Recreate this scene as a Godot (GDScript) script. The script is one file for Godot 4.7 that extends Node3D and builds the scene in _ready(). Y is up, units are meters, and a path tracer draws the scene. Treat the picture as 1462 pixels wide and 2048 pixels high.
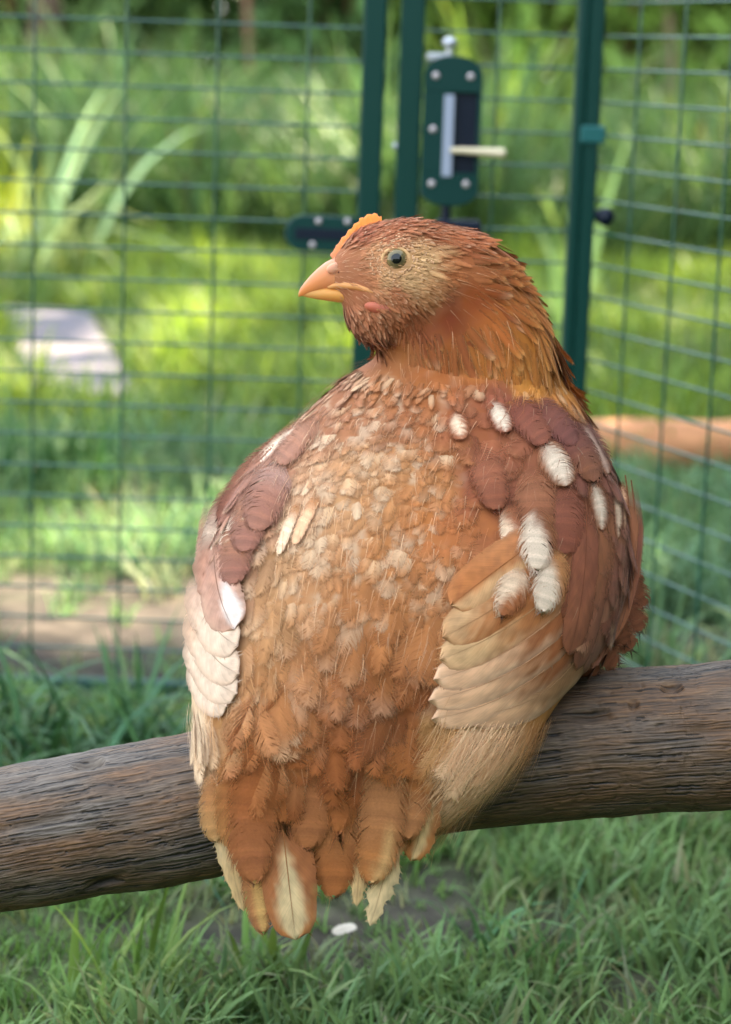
extends Node3D
# A young brown hen on a wooden perch inside a green wire run.  Metres, y up, -z away from the camera.

const CAM := Vector3(0, 0.522, 0)
const PITCH := -11.0
const ROLL := 2.0
const FOV := 25.0

# ---------------------------------------------------------------- mesh buffer
class Buf:
	var v := PackedVector3Array()
	var n := PackedVector3Array()
	var c := PackedColorArray()
	var u := PackedVector2Array()
	var i := PackedInt32Array()
	func vert(p: Vector3, nn: Vector3, col := Color(1, 1, 1), uv := Vector2.ZERO) -> int:
		v.push_back(p); n.push_back(nn); c.push_back(col); u.push_back(uv)
		return v.size() - 1
	func tri(a: int, b: int, d: int) -> void:
		var g := (v[d] - v[a]).cross(v[b] - v[a])
		if g.dot(n[a] + n[b] + n[d]) < 0.0:
			i.push_back(a); i.push_back(d); i.push_back(b)
		else:
			i.push_back(a); i.push_back(b); i.push_back(d)
	func quad(a: int, b: int, d: int, e: int) -> void:
		tri(a, b, d); tri(a, d, e)
	func fquad(a: Vector3, b: Vector3, d: Vector3, e: Vector3, nn: Vector3, col := Color(1, 1, 1)) -> void:
		quad(vert(a, nn, col), vert(b, nn, col, Vector2(1, 0)), vert(d, nn, col, Vector2(1, 1)), vert(e, nn, col, Vector2(0, 1)))
	# box with chamfered edges
	func box(lo: Vector3, hi: Vector3, ch := 0.0, col := Color(1, 1, 1)) -> void:
		var m := (lo + hi) * 0.5
		var h := (hi - lo) * 0.5
		for ax in 3:
			var b := (ax + 1) % 3
			var d := (ax + 2) % 3
			for s in [-1.0, 1.0]:
				var nn := Vector3.ZERO
				nn[ax] = s
				var q: Array[Vector3] = []
				for k in [[-1.0, -1.0], [1.0, -1.0], [1.0, 1.0], [-1.0, 1.0]]:
					var p := m
					p[ax] += s * h[ax]; p[b] += k[0] * (h[b] - ch); p[d] += k[1] * (h[d] - ch)
					q.push_back(p)
				fquad(q[0], q[1], q[2], q[3], nn, col)
			if ch > 0.0:
				for s in [-1.0, 1.0]:
					for t in [-1.0, 1.0]:
						var nn := Vector3.ZERO
						nn[b] = s; nn[d] = t
						nn = nn.normalized()
						var p1 := m; var p2 := m
						p1[b] += s * h[b]; p1[d] += t * (h[d] - ch)
						p2[b] += s * (h[b] - ch); p2[d] += t * h[d]
						var e := Vector3.ZERO
						e[ax] = h[ax] - ch
						fquad(p1 - e, p1 + e, p2 + e, p2 - e, nn, col)
		if ch > 0.0:
			for sx in [-1.0, 1.0]:
				for sy in [-1.0, 1.0]:
					for sz in [-1.0, 1.0]:
						var s := Vector3(sx, sy, sz)
						var nn := s.normalized()
						var k: Array[int] = []
						for ax in 3:
							var p := Vector3(h.x - ch, h.y - ch, h.z - ch)
							p[ax] = h[ax]
							k.push_back(vert(m + p * s, nn, col))
						tri(k[0], k[1], k[2])
	# tube along points
	func tube(pts: Array, rad: Array, sides := 8, col := Color(1, 1, 1), caps := true) -> void:
		var up := Vector3(0.31, 0.87, 0.38)
		var prev: Array[int] = []
		for k in pts.size():
			var t: Vector3 = (pts[mini(k + 1, pts.size() - 1)] - pts[maxi(k - 1, 0)]).normalized()
			var a := t.cross(up).normalized()
			var b := t.cross(a).normalized()
			var ring: Array[int] = []
			for s in sides + 1:
				var w := TAU * s / sides
				var nn := a * cos(w) + b * sin(w)
				ring.push_back(vert(pts[k] + nn * rad[k], nn, col, Vector2(float(s) / sides, float(k) / pts.size())))
			if k > 0:
				for s in sides:
					quad(prev[s], prev[s + 1], ring[s + 1], ring[s])
			if caps and (k == 0 or k == pts.size() - 1):
				var nn := -t if k == 0 else t
				var ce := vert(pts[k], nn, col)
				var ed: Array[int] = []
				for s in sides + 1:
					ed.push_back(vert(v[ring[s]], nn, col))
				for s in sides:
					tri(ce, ed[s], ed[s + 1])
			prev = ring
	func ellipsoid(ce: Vector3, r: Vector3, rows := 10, cols := 14, col := Color(1, 1, 1), bas := Basis()) -> void:
		var prev: Array[int] = []
		for a in rows + 1:
			var th := PI * a / rows
			var ring: Array[int] = []
			for b in cols + 1:
				var ph := TAU * b / cols
				var d := Vector3(sin(th) * cos(ph), cos(th), sin(th) * sin(ph))
				ring.push_back(vert(ce + bas * (d * r), (bas * (d / r)).normalized(), col, Vector2(float(b) / cols, float(a) / rows)))
			if a > 0:
				for b in cols:
					quad(prev[b], prev[b + 1], ring[b + 1], ring[b])
			prev = ring
	# closed outline in xy, pushed back in z with a bevel
	func plate(outline: PackedVector2Array, z0: float, z1: float, bev: float, col := Color(1, 1, 1)) -> void:
		var tris := Geometry2D.triangulate_polygon(outline)
		var ce := Vector2.ZERO
		for p in outline:
			ce += p
		ce /= outline.size()
		var ins := PackedVector2Array()
		for p in outline:
			ins.push_back(p + (ce - p).normalized() * bev)
		for side in [0, 1]:
			var z: float = z1 if side else z0
			var nn := Vector3(0, 0, 1 if side else -1)
			var ids: Array[int] = []
			for p in (ins if side else outline):
				ids.push_back(vert(Vector3(p.x, p.y, z), nn, col))
			for k in range(0, tris.size(), 3):
				tri(ids[tris[k]], ids[tris[k + 1]], ids[tris[k + 2]])
		for k in outline.size():
			var p := outline[k]
			var q := outline[(k + 1) % outline.size()]
			var pi := ins[k]
			var qi := ins[(k + 1) % outline.size()]
			var nn := Vector3((p + q).x * 0.5 - ce.x, (p + q).y * 0.5 - ce.y, 0).normalized()
			fquad(Vector3(p.x, p.y, z0), Vector3(q.x, q.y, z0), Vector3(q.x, q.y, z1 - bev), Vector3(p.x, p.y, z1 - bev), nn, col)
			fquad(Vector3(p.x, p.y, z1 - bev), Vector3(q.x, q.y, z1 - bev), Vector3(qi.x, qi.y, z1), Vector3(pi.x, pi.y, z1), (nn + Vector3(0, 0, 1)).normalized(), col)
	func mesh(mat: Material, with_color := true) -> ArrayMesh:
		var a := []
		a.resize(Mesh.ARRAY_MAX)
		a[Mesh.ARRAY_VERTEX] = v; a[Mesh.ARRAY_NORMAL] = n; a[Mesh.ARRAY_TEX_UV] = u; a[Mesh.ARRAY_INDEX] = i
		if with_color:
			a[Mesh.ARRAY_COLOR] = c
		var m := ArrayMesh.new()
		m.add_surface_from_arrays(Mesh.PRIMITIVE_TRIANGLES, a)
		m.surface_set_material(0, mat)
		return m

# ---------------------------------------------------------------- naming
var taken := {}
func numbered(called: String, parent: Node) -> String:
	var key := str(parent.get_instance_id()) + called
	var k: int = taken.get(key, 0)
	taken[key] = k + 1
	return called if k == 0 else "%s_%03d" % [called, k]

func obj(called: String, m: Mesh, parent: Node3D = self, at := Vector3.ZERO) -> MeshInstance3D:
	var o := MeshInstance3D.new()
	o.name = numbered(called, parent)
	o.mesh = m
	o.position = at
	parent.add_child(o, true)
	return o

func tag(o: Node3D, label: String, category := "", group := "", kind := "") -> Node3D:
	if label: o.set_meta("label", label)
	if category: o.set_meta("category", category)
	if group: o.set_meta("group", group)
	if kind: o.set_meta("kind", kind)
	return o

func thing(called: String, label: String, category: String, at := Vector3.ZERO, group := "") -> Node3D:
	var o := Node3D.new()
	o.name = numbered(called, self)
	o.position = at
	add_child(o, true)
	tag(o, label, category, group)
	return o

func copies(called: String, m: Mesh, tf: Array, cols: Array, parent: Node3D = self) -> MultiMeshInstance3D:
	var mm := MultiMesh.new()
	mm.transform_format = MultiMesh.TRANSFORM_3D
	mm.use_colors = true
	mm.mesh = m
	mm.instance_count = tf.size()
	for k in tf.size():
		mm.set_instance_transform(k, tf[k])
		mm.set_instance_color(k, cols[k])
	var o := MultiMeshInstance3D.new()
	o.name = numbered(called, parent)
	o.multimesh = mm
	parent.add_child(o, true)
	return o

# ---------------------------------------------------------------- materials
func lin(r: float, g: float, b: float) -> Color:
	return Color(r / 255.0, g / 255.0, b / 255.0).srgb_to_linear()

func mat(col: Color, rough := 0.7, metal := 0.0) -> StandardMaterial3D:
	var m := StandardMaterial3D.new()
	m.albedo_color = col.linear_to_srgb()
	m.roughness = rough
	m.metallic_specular = 0.36
	m.metallic = metal
	return m

func vmat(rough := 0.7, back := 0.0, rim := 0.0) -> StandardMaterial3D:
	var m := StandardMaterial3D.new()
	m.vertex_color_use_as_albedo = true
	m.roughness = rough
	m.metallic_specular = 0.3
	if back > 0.0:
		m.backlight_enabled = true
		m.backlight = Color(back, back, back)
	if rim > 0.0:
		m.rim_enabled = true
		m.rim = rim
	return m

func noise(s: int, f: float, oct := 4) -> FastNoiseLite:
	var n := FastNoiseLite.new()
	n.seed = s
	n.noise_type = FastNoiseLite.TYPE_SIMPLEX_SMOOTH
	n.frequency = f
	n.fractal_octaves = oct
	return n

var rng := RandomNumberGenerator.new()
func rr(a: float, b: float) -> float:
	return rng.randf_range(a, b)

# ---------------------------------------------------------------- grass
# one tuft of narrow bent blades, about `h` tall
func tuft(seed_: int, blades: int, h: float, w: float, spread: float, bend: float) -> Buf:
	var b := Buf.new()
	rng.seed = seed_
	for k in blades:
		var az := rr(0, TAU)
		var d := Vector3(cos(az), 0, sin(az))
		var side := Vector3(-d.z, 0, d.x)
		var root := Vector3(rr(-1, 1), 0, rr(-1, 1)) * spread
		var hh := h * rr(0.55, 1.15)
		var lean := rr(0.1, 0.6)
		var bd := bend * rr(0.3, 1.3)
		var ww := w * rr(0.6, 1.2)
		var tw := rr(-0.9, 0.9)
		var shade := rr(0.7, 1.3)
		var yel := rr(0.85, 1.2)
		var prev := []
		var segs := 5
		for s in segs + 1:
			var t := float(s) / segs
			var th := lean + bd * t
			var p := root + (Vector3(0, 1, 0) * (sin(1.57 - minf(th, 1.9) * 0.55) * t) + d * (lean * t * 0.6 + bd * t * t * 0.55)) * hh
			p.y -= bd * bd * t * t * t * hh * 0.16
			var sd := (side * cos(tw * t) + d * sin(tw * t)).normalized()
			var wd := ww * 0.5 * (1.0 - pow(t, 2.6)) * (0.55 + 0.45 * minf(1.0, t * 4.0))
			var nn := (d * -cos(th) + Vector3(0, 1, 0) * maxf(0.25, sin(th))).normalized()
			var col := Color(shade * yel, shade, shade * (2.0 - yel))
			var ring := [b.vert(p - sd * wd, (nn - sd * 0.3).normalized(), col), b.vert(p + sd * wd, (nn + sd * 0.3).normalized(), col)]
			if s > 0:
				b.quad(prev[0], prev[1], ring[1], ring[0])
			prev = ring
	return b

func leaf_mesh(l: float, w: float, m: Material) -> ArrayMesh:
	var b := Buf.new()
	var prev := []
	for s in 5:
		var t := s / 4.0
		var wd := w * 0.5 * sin(PI * pow(t, 0.8)) + 0.0005
		var y := l * (t - 0.5)
		var z := 0.12 * l * (t - 0.5) * (t - 0.5)
		var ring := [b.vert(Vector3(-wd, y, z + wd * 0.3), Vector3(-0.3, 0, 1).normalized()), b.vert(Vector3(0, y, z), Vector3(0, 0, 1)), b.vert(Vector3(wd, y, z + wd * 0.3), Vector3(0.3, 0, 1).normalized())]
		if s > 0:
			b.quad(prev[0], prev[1], ring[1], ring[0])
			b.quad(prev[1], prev[2], ring[2], ring[1])
		prev = ring
	return b.mesh(m)

# ---------------------------------------------------------------- bare and thick places in the grass
var bare: Array = []      # [x, z, rx, rz, strength]
var gnoise := noise(11, 1.1, 3)
func bareness(x: float, z: float) -> float:
	var s := 0.0
	if z < -3.36 and z > -4.75:      # the slab
		var mx := lerpf(-0.455, -0.655, (z + 3.6) / -1.02)
		if absf(x - mx) < 0.10: return 1.6
	for q in bare:
		var dx: float = (x - q[0]) / q[2]
		var dz: float = (z - q[1]) / q[3]
		var r := dx * dx + dz * dz
		if r < 2.5:
			s = maxf(s, float(q[4]) * (1.0 - smoothstep(0.35, 1.5, r + 0.9 * gnoise.get_noise_2d(x * 9.0, z * 9.0))))
	return s

func height(x: float, z: float) -> float:
	return 0.018 * gnoise.get_noise_2d(x * 1.5, z * 1.5) * clampf((-z - 1.0) / 2.0, 0.0, 1.0)

func ground() -> void:
	var b := Buf.new()
	var xs := PackedFloat32Array()
	var zs := PackedFloat32Array()
	for k in 13: xs.push_back(-200.0 + 16.4 * k)
	for k in range(1, 100): xs.push_back(-3.2 + 0.065 * k)
	for k in 13: xs.push_back(3.25 + 16.4 * k)
	for k in 10: zs.push_back(60.0 - 6.0 * k)
	for k in range(1, 150): zs.push_back(0.6 - 0.04 * k)
	for k in range(1, 50): zs.push_back(-5.4 - 0.12 * k)
	for k in 14: zs.push_back(-11.5 - 14.0 * k)
	var soil := lin(92, 82, 72)
	var thatch := lin(92, 100, 62)
	var n2 := noise(5, 6.0, 4)
	for z in zs:
		for x in xs:
			var near := 1.0 if absf(x) < 3.3 and z > -11.5 and z < 0.7 else 0.0
			var y := height(x, z) * near
			var w := bareness(x, z) if near > 0.0 else 0.0
			var col := thatch.lerp(soil, clampf(w * 1.1, 0.0, 1.0)) * (0.8 + 0.5 * n2.get_noise_2d(x, z))
			if near > 0.0:
				y += 0.004 * n2.get_noise_2d(x * 3.0, z * 3.0)
			b.vert(Vector3(x, y, z), Vector3(0, 1, 0), Color(col.r, col.g, col.b))
	var nx := xs.size()
	for j in zs.size() - 1:
		for k in nx - 1:
			var a := j * nx + k
			b.quad(a, a + 1, a + nx + 1, a + nx)
	var m := vmat(0.95)
	var hn := NoiseTexture2D.new()
	hn.width = 512; hn.height = 512; hn.seamless = true
	hn.noise = noise(3, 0.02, 5)
	var ramp := Gradient.new()
	ramp.set_color(0, Color(0.6, 0.6, 0.6)); ramp.set_color(1, Color(1, 1, 1))
	hn.color_ramp = ramp
	m.albedo_texture = hn
	m.uv1_triplanar = true; m.uv1_world_triplanar = true
	m.uv1_scale = Vector3(3, 3, 3)
	tag(obj("ground", b.mesh(m)), "bare earth and thatch under the grass of the run and lawn", "", "", "structure")

func scatter(called: String, label: String, meshes: Array, z0: float, z1: float, step: float, hs: float, base: Color, alt: Color, dry: Color, dryness: float, bare_cut: float, seed_: int, wide := 0.55) -> void:
	rng.seed = seed_
	var tf := []
	var cols := []
	for m in meshes:
		tf.push_back([]); cols.push_back([])
	var pn := noise(seed_, 1.7, 3)
	var z := z0
	while z > z1:
		var half := 0.165 * absf(z) + wide
		var x := -half
		while x < half:
			var px := x + rr(-step, step) * 0.7
			var pz := z + rr(-step, step) * 0.7
			x += step
			var w := bareness(px, pz)
			if rng.randf() < w * bare_cut:
				continue
			var k := rng.randi() % meshes.size()
			var patch := pn.get_noise_2d(px, pz)
			var sc := hs * rr(0.6, 1.25) * (1.0 + 0.7 * patch) * (1.0 - 0.45 * w)
			var bs := Basis.from_euler(Vector3(rr(-0.25, 0.25), rr(0, TAU), rr(-0.25, 0.25))).scaled(Vector3(sc, sc, sc))
			tf[k].push_back(Transform3D(bs, Vector3(px, height(px, pz) - 0.003, pz)))
			var c := base.lerp(alt, clampf(0.5 + patch * 1.3 + rr(-0.3, 0.3), 0, 1))
			if rng.randf() < dryness + 0.4 * w:
				c = c.lerp(dry, rr(0.3, 0.9))
			c = c * rr(0.75, 1.25)
			cols[k].push_back(Color(c.r, c.g, c.b))
		z -= step
	for k in meshes.size():
		tag(copies(called, meshes[k], tf[k], cols[k]), label, "grass", "", "stuff")

func plant(called: String, label: String, category: String, at: Vector3, stalks: int, h: float, leafw: float, spread: float, bend: float, col: Color, seed_: int, m: Material, group := "") -> void:
	# a clump of long arching blades, each stalk with its leaves
	var o := thing(called, label, category, at, group)
	var parts := 3
	for k in parts:
		var b := tuft(seed_ + k, maxi(3, stalks / parts), h * (0.75 + 0.25 * k), leafw, spread, bend)
		for q in b.c.size():
			b.c[q] = Color(b.c[q].r * col.r, b.c[q].g * col.g, b.c[q].b * col.b)
		obj("blades", b.mesh(m), o)

func tree(called: String, label: String, at: Vector3, h: float, r: float, crown: Vector3, crad: Vector3, leaves: int, lm: ArrayMesh, bark: Material, col: Color, seed_: int, group := "", gaps := 0.0) -> void:
	rng.seed = seed_
	var o := thing(called, label, "tree", at, group)
	var b := Buf.new()
	var top := crown - at
	var pts := []
	var rad := []
	for k in 9:
		var t := k / 8.0
		pts.push_back(Vector3(top.x * t * t + 0.06 * sin(t * 7.0 + seed_), lerpf(-0.1, h, t), top.z * t * t))
		rad.push_back(r * (1.25 - 0.9 * t))
	b.tube(pts, rad, 12)
	for k in 9:
		var t := rr(0.45, 1.0)
		var s: Vector3 = pts[int(t * 8)]
		var e := top + Vector3(rr(-1, 1) * crad.x, rr(-0.4, 0.8) * crad.y, rr(-1, 1) * crad.z) * 0.8
		b.tube([s, s.lerp(e, 0.5) + Vector3(0, 0.15, 0), e], [r * 0.4, r * 0.22, r * 0.06], 7)
	obj("trunk", b.mesh(bark, false), o)
	var gn := noise(seed_ + 3, 1.5, 2)
	var tf := []
	var cols := []
	var tries := 0
	while tf.size() < leaves and tries < leaves * 8:
		tries += 1
		var d := Vector3(rr(-1, 1), rr(-1, 1), rr(-1, 1))
		if d.length() > 1.0: continue
		var p := top + d * crad
		var q := p + at
		if gn.get_noise_3dv(q) < gaps: continue
		var bs := Basis.from_euler(Vector3(rr(-1.2, 1.2) - 0.9, rr(0, TAU), rr(-0.7, 0.7))).scaled(Vector3.ONE * rr(0.7, 1.3))
		tf.push_back(Transform3D(bs, p))
		var c := col * rr(0.6, 1.4)
		cols.push_back(Color(c.r, c.g, c.b))
	tag(copies("crown", lm, tf, cols, o), "", "", "", "stuff")

func shrub(label: String, at: Vector3, size: Vector3, leaves: int, lm: ArrayMesh, col: Color, seed_: int, stem: Material) -> void:
	rng.seed = seed_
	var o := thing("shrub", label, "shrub", at, "shrubs at the back of the garden")
	for k in 7:
		var b := Buf.new()
		var e := Vector3(rr(-1, 1) * size.x * 0.7, size.y * rr(0.6, 0.95), rr(-0.6, 0.6) * size.z)
		b.tube([Vector3(rr(-0.1, 0.1), -0.05, rr(-0.1, 0.1)), e * 0.5 + Vector3(0, 0.1, 0), e], [0.022, 0.016, 0.006], 6)
		obj("stem", b.mesh(stem, false), o)
	var gn := noise(seed_ + 3, 2.1, 2)
	var tf := []
	var cols := []
	while tf.size() < leaves:
		var d := Vector3(rr(-1, 1), rr(0, 1), rr(-1, 1))
		if Vector3(d.x, d.y * 2.0 - 1.0, d.z).length() > 1.1: continue
		if gn.get_noise_3dv(d * size + at) < -0.22: continue
		var bs := Basis.from_euler(Vector3(rr(-1.2, 0.4), rr(0, TAU), rr(-0.7, 0.7))).scaled(Vector3.ONE * rr(0.7, 1.3))
		tf.push_back(Transform3D(bs, d * size))
		var c := col * rr(0.55, 1.5)
		cols.push_back(Color(c.r, c.g, c.b))
	tag(copies("foliage", lm, tf, cols, o), "", "", "", "stuff")

# ---------------------------------------------------------------- wire run
func stadium(cx: float, cy: float, w: float, h: float) -> PackedVector2Array:
	var p := PackedVector2Array()
	var r := minf(w, h) * 0.5
	var ax := Vector2(w * 0.5 - r, h * 0.5 - r)
	for k in 24:
		var t := TAU * k / 24.0 + 0.001
		p.push_back(Vector2(cx + cos(t) * r + signf(cos(t)) * ax.x, cy + sin(t) * r + signf(sin(t)) * ax.y))
	return p

func rod(a: Vector3, b: Vector3, r: float, m: Material, sides := 8) -> ArrayMesh:
	var q := Buf.new()
	q.tube([a, b], [r, r], sides)
	return q.mesh(m, false)

func boxm(lo: Vector3, hi: Vector3, ch: float, m: Material) -> ArrayMesh:
	var q := Buf.new()
	q.box(lo, hi, ch)
	return q.mesh(m, false)

func screw(parent: Node3D, p: Vector3, r: float, m: Material) -> void:
	var q := Buf.new()
	q.ellipsoid(p, Vector3(r, r, r * 0.5), 6, 10)
	obj("screw", q.mesh(m, false), parent)

func run_fence() -> void:
	var wire := mat(lin(10, 68, 54), 0.3)
	wire.metallic_specular = 0.6
	var paint := mat(lin(0, 52, 44), 0.5)
	var plastic := mat(lin(0, 50, 45), 0.5)
	var dark := mat(lin(12, 22, 38), 0.45)
	var steel := mat(lin(190, 190, 196), 0.35, 0.6)
	var screwm := mat(lin(190, 176, 176), 0.4, 0.3)
	var cream := mat(lin(214, 196, 162), 0.45)
	var z := -1.87
	var R := 0.00105
	var ys := []
	for k in range(-9, 22):
		ys.push_back(0.5488 - 0.02575 * k)
	# left panel
	var o := thing("wire_fence", "green wire mesh panel left of the gate, ending in a square post", "fence panel", Vector3(-0.2, 0, z))
	var q := Vector3(0.2, 0, -z)
	for x in [-0.936, -0.8625, -0.789, -0.7155, -0.642, -0.569, -0.4955, -0.422, -0.3485, -0.2755, -0.2025, -0.13, -0.0575]:
		obj("vertical_wire", rod(Vector3(x, 0.0, z) + q, Vector3(x, 1.02, z) + q, R, wire), o)
	for y in ys:
		obj("horizontal_wire", rod(Vector3(-0.96, y, z - 0.0026) + q, Vector3(-0.008, y, z - 0.0026) + q, R, wire), o)
	obj("bottom_rail", boxm(Vector3(-0.96, -0.012, z - 0.006) + q, Vector3(-0.0155, 0.008, z + 0.006) + q, 0.0015, paint), o)
	obj("post", boxm(Vector3(-0.0152, 0.0, z - 0.009) + q, Vector3(0.0032, 1.03, z + 0.009) + q, 0.0015, paint), o)
	var lp := Buf.new()
	lp.plate(stadium(-0.0395, 0.3868, 0.066, 0.0285), z + 0.0095, z + 0.0165, 0.0015)
	var latch := obj("latch_plate", lp.mesh(plastic, false), o, q)
	obj("latch_slot", boxm(Vector3(-0.064, 0.382, z + 0.0166), Vector3(-0.02, 0.391, z + 0.0172), 0.0002, dark), latch)
	for s in [Vector2(-0.0456, 0.3967), Vector2(-0.0225, 0.3972), Vector2(-0.0499, 0.3778)]:
		screw(latch, Vector3(s.x, s.y, z + 0.017), 0.0026, screwm)
	# gate
	var g := thing("wire_gate", "green wire gate carrying the upright lock with a cream lever", "gate", Vector3(0.09, 0, z))
	q = Vector3(-0.09, 0, -z)
	for x in [0.0925]:
		obj("vertical_wire", rod(Vector3(x, 0.03, z) + q, Vector3(x, 1.02, z) + q, R, wire), g)
	for y in ys:
		if y > 0.02:
			obj("horizontal_wire", rod(Vector3(0.03, y, z - 0.0026) + q, Vector3(0.158, y, z - 0.0026) + q, R, wire), g)
	obj("stile", boxm(Vector3(0.0145, 0.012, z - 0.009) + q, Vector3(0.0335, 1.03, z + 0.009) + q, 0.0015, paint), g)
	obj("stile", boxm(Vector3(0.1545, 0.012, z - 0.009) + q, Vector3(0.1632, 1.03, z + 0.007) + q, 0.0015, paint), g)
	obj("bottom_rail", boxm(Vector3(0.0337, 0.012, z - 0.006) + q, Vector3(0.1543, 0.024, z + 0.006) + q, 0.0015, paint), g)
	var bolt := Buf.new()
	bolt.tube([Vector3(0.0118, 0.457, z), Vector3(0.0144, 0.457, z)], [0.003, 0.003], 10)
	obj("bolt", bolt.mesh(steel, false), g, q)
	# lock plate with an open slot: built as a frame round the slot
	var lb := Buf.new()
	var zf := z + 0.010
	var x0 := 0.0345; var x1 := 0.0805; var sx0 := 0.0565; var sx1 := 0.0775; var sy0 := 0.4385; var sy1 := 0.5015
	lb.box(Vector3(x0, sy0, zf), Vector3(sx0, sy1, zf + 0.006), 0.0)
	lb.box(Vector3(sx1, sy0, zf), Vector3(x1, sy1, zf + 0.006), 0.0)
	var topo := PackedVector2Array([Vector2(x0, sy1), Vector2(x1, sy1)])
	for k in 13:
		var t := PI * k / 12.0
		topo.push_back(Vector2(0.0575 + 0.023 * cos(t), 0.516 + 0.014 * sin(t)))
	lb.plate(topo, zf, zf + 0.006, 0.0008)
	var boto := PackedVector2Array([Vector2(x1, sy0), Vector2(x0, sy0)])
	for k in 13:
		var t := PI + PI * k / 12.0
		boto.push_back(Vector2(0.0575 + 0.023 * cos(t), 0.424 + 0.012 * sin(t)))
	lb.plate(boto, zf, zf + 0.006, 0.0008)
	lb.box(Vector3(x0 + 0.002, 0.42, zf - 0.008), Vector3(x1 - 0.002, 0.52, zf - 0.0002), 0.001)
	var lock := obj("lock_plate", lb.mesh(plastic, false), g, q)
	obj("lock_slot", boxm(Vector3(sx0 + 0.004, sy0 + 0.0004, zf), Vector3(sx1 - 0.0003, sy1 - 0.0004, zf + 0.002), 0.0, dark), lock)
	obj("slide_strip", boxm(Vector3(sx0 - 0.0055, sy0 - 0.003, zf + 0.0062), Vector3(sx0 + 0.0025, sy1 - 0.002, zf + 0.0075), 0.0004, mat(lin(150, 156, 172), 0.5)), lock)
	for s in [Vector2(0.0436, 0.514), Vector2(0.0710, 0.5142), Vector2(0.0429, 0.4723), Vector2(0.0434, 0.4295), Vector2(0.0708, 0.4300)]:
		screw(lock, Vector3(s.x, s.y, zf + 0.0063), 0.0029, screwm)
	var lv := Buf.new()
	lv.tube([Vector3(0.0575, 0.4562, zf + 0.009), Vector3(0.066, 0.4565, zf + 0.010), Vector3(0.099, 0.4556, zf + 0.012)], [0.0022, 0.0026, 0.0040], 10)
	lv.ellipsoid(Vector3(0.099, 0.4556, zf + 0.012), Vector3(0.0022, 0.0040, 0.0040), 6, 10)
	obj("lever", lv.mesh(cream, false), lock)
	var kn := Buf.new()
	kn.tube([Vector3(0.0535, 0.527, zf), Vector3(0.0535, 0.536, zf)], [0.003, 0.0026], 10)
	kn.ellipsoid(Vector3(0.0535, 0.540, zf), Vector3(0.0062, 0.0045, 0.005), 6, 12)
	kn.box(Vector3(0.036, 0.5255, zf - 0.004), Vector3(0.056, 0.5315, zf + 0.003), 0.001)
	obj("lock_knob", kn.mesh(steel, false), lock)
	obj("bolt_stem", rod(Vector3(0.056, 0.398, zf), Vector3(0.056, 0.414, zf), 0.004, dark), lock)
	obj("latch_bar", boxm(Vector3(0.047, 0.3905, z + 0.009), Vector3(0.0845, 0.4015, z + 0.018), 0.002, dark), g, q)
	# side panel, running back towards the camera on the right
	var s := thing("wire_fence", "green wire mesh panel running forward from the right corner post", "fence panel", Vector3(0.17, 0, z))
	var dir := Vector3(0.39, 0, 0.921)
	obj("post", boxm(Vector3(-0.0064, 0.0, -0.0095), Vector3(0.0055, 1.03, 0.0065), 0.0015, paint), s)
	for k in 9:
		var p := dir * (0.062 + 0.068 * k) + Vector3(0.004, 0, 0)
		obj("vertical_wire", rod(p, p + Vector3(0, 1.02, 0), R, wire), s)
	for y in ys:
		if y > 0.02:
			obj("horizontal_wire", rod(Vector3(0.007, y, -0.0028), Vector3(0.007, y, -0.0028) + dir * 0.63, R, wire), s)
	obj("bottom_rail", boxm(Vector3(0.006, -0.01, -0.007), Vector3(0.62, 0.01, 0.005), 0.0015, paint), s).rotation.y = -1.1697
	obj("post_clip", boxm(Vector3(-0.0095, 0.465, -0.0115), Vector3(0.0105, 0.479, 0.009), 0.0015, mat(lin(36, 92, 90), 0.4)), s)
	var kb := Buf.new()
	kb.tube([Vector3(0.0056, 0.409, 0), Vector3(0.012, 0.408, 0.002)], [0.004, 0.005], 12)
	kb.ellipsoid(Vector3(0.0145, 0.4072, 0.003), Vector3(0.0075, 0.0078, 0.0078), 8, 14)
	obj("hinge_knob", kb.mesh(dark, false), s)

# ---------------------------------------------------------------- the hen
# Worked in the hen's own units (0.236 mm): x to the right, y up, z towards its tail, measured from a
# drawing sheet laid through the middle of the bird; pt() takes sheet coordinates to a point at depth z.
const U := 0.000236
const DEPTH := 1.09
const BEAK := Color(0.80, 0.42, 0.15)

func pt(x: float, y: float, z: float) -> Vector3:
	var k := 1.0 - z * U / DEPTH
	return Vector3((x - 731.0) * k, (1024.0 - y) * k, z)

# cross-sections of the trunk: height on the sheet, left, right, near (back), far (breast)
var RINGS := [
	[690, 800, 1040, -110, -300], [740, 712, 1105, -20, -350], [800, 640, 1152, 65, -390], [850, 588, 1180, 125, -405],
	[900, 535, 1205, 175, -415], [950, 490, 1228, 215, -420], [1000, 458, 1243, 248, -420], [1050, 436, 1254, 275, -410],
	[1100, 420, 1258, 298, -395], [1150, 408, 1256, 315, -375], [1200, 398, 1246, 330, -345], [1250, 392, 1228, 340, -310],
	[1300, 386, 1200, 347, -260], [1350, 384, 1160, 350, -190], [1400, 384, 1118, 350, -100], [1450, 388, 1086, 345, 0],
	[1500, 396, 1048, 332, 70], [1550, 410, 1000, 315, 100], [1600, 432, 945, 290, 115], [1650, 466, 880, 255, 125],
	[1700, 520, 800, 215, 130], [1740, 580, 730, 180, 132], [1770, 620, 690, 160, 135]]
var lo_y := 0.0
var lt: Array[Vector4] = []      # every 8 units of height: middle x, half width, middle z, half depth
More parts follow.
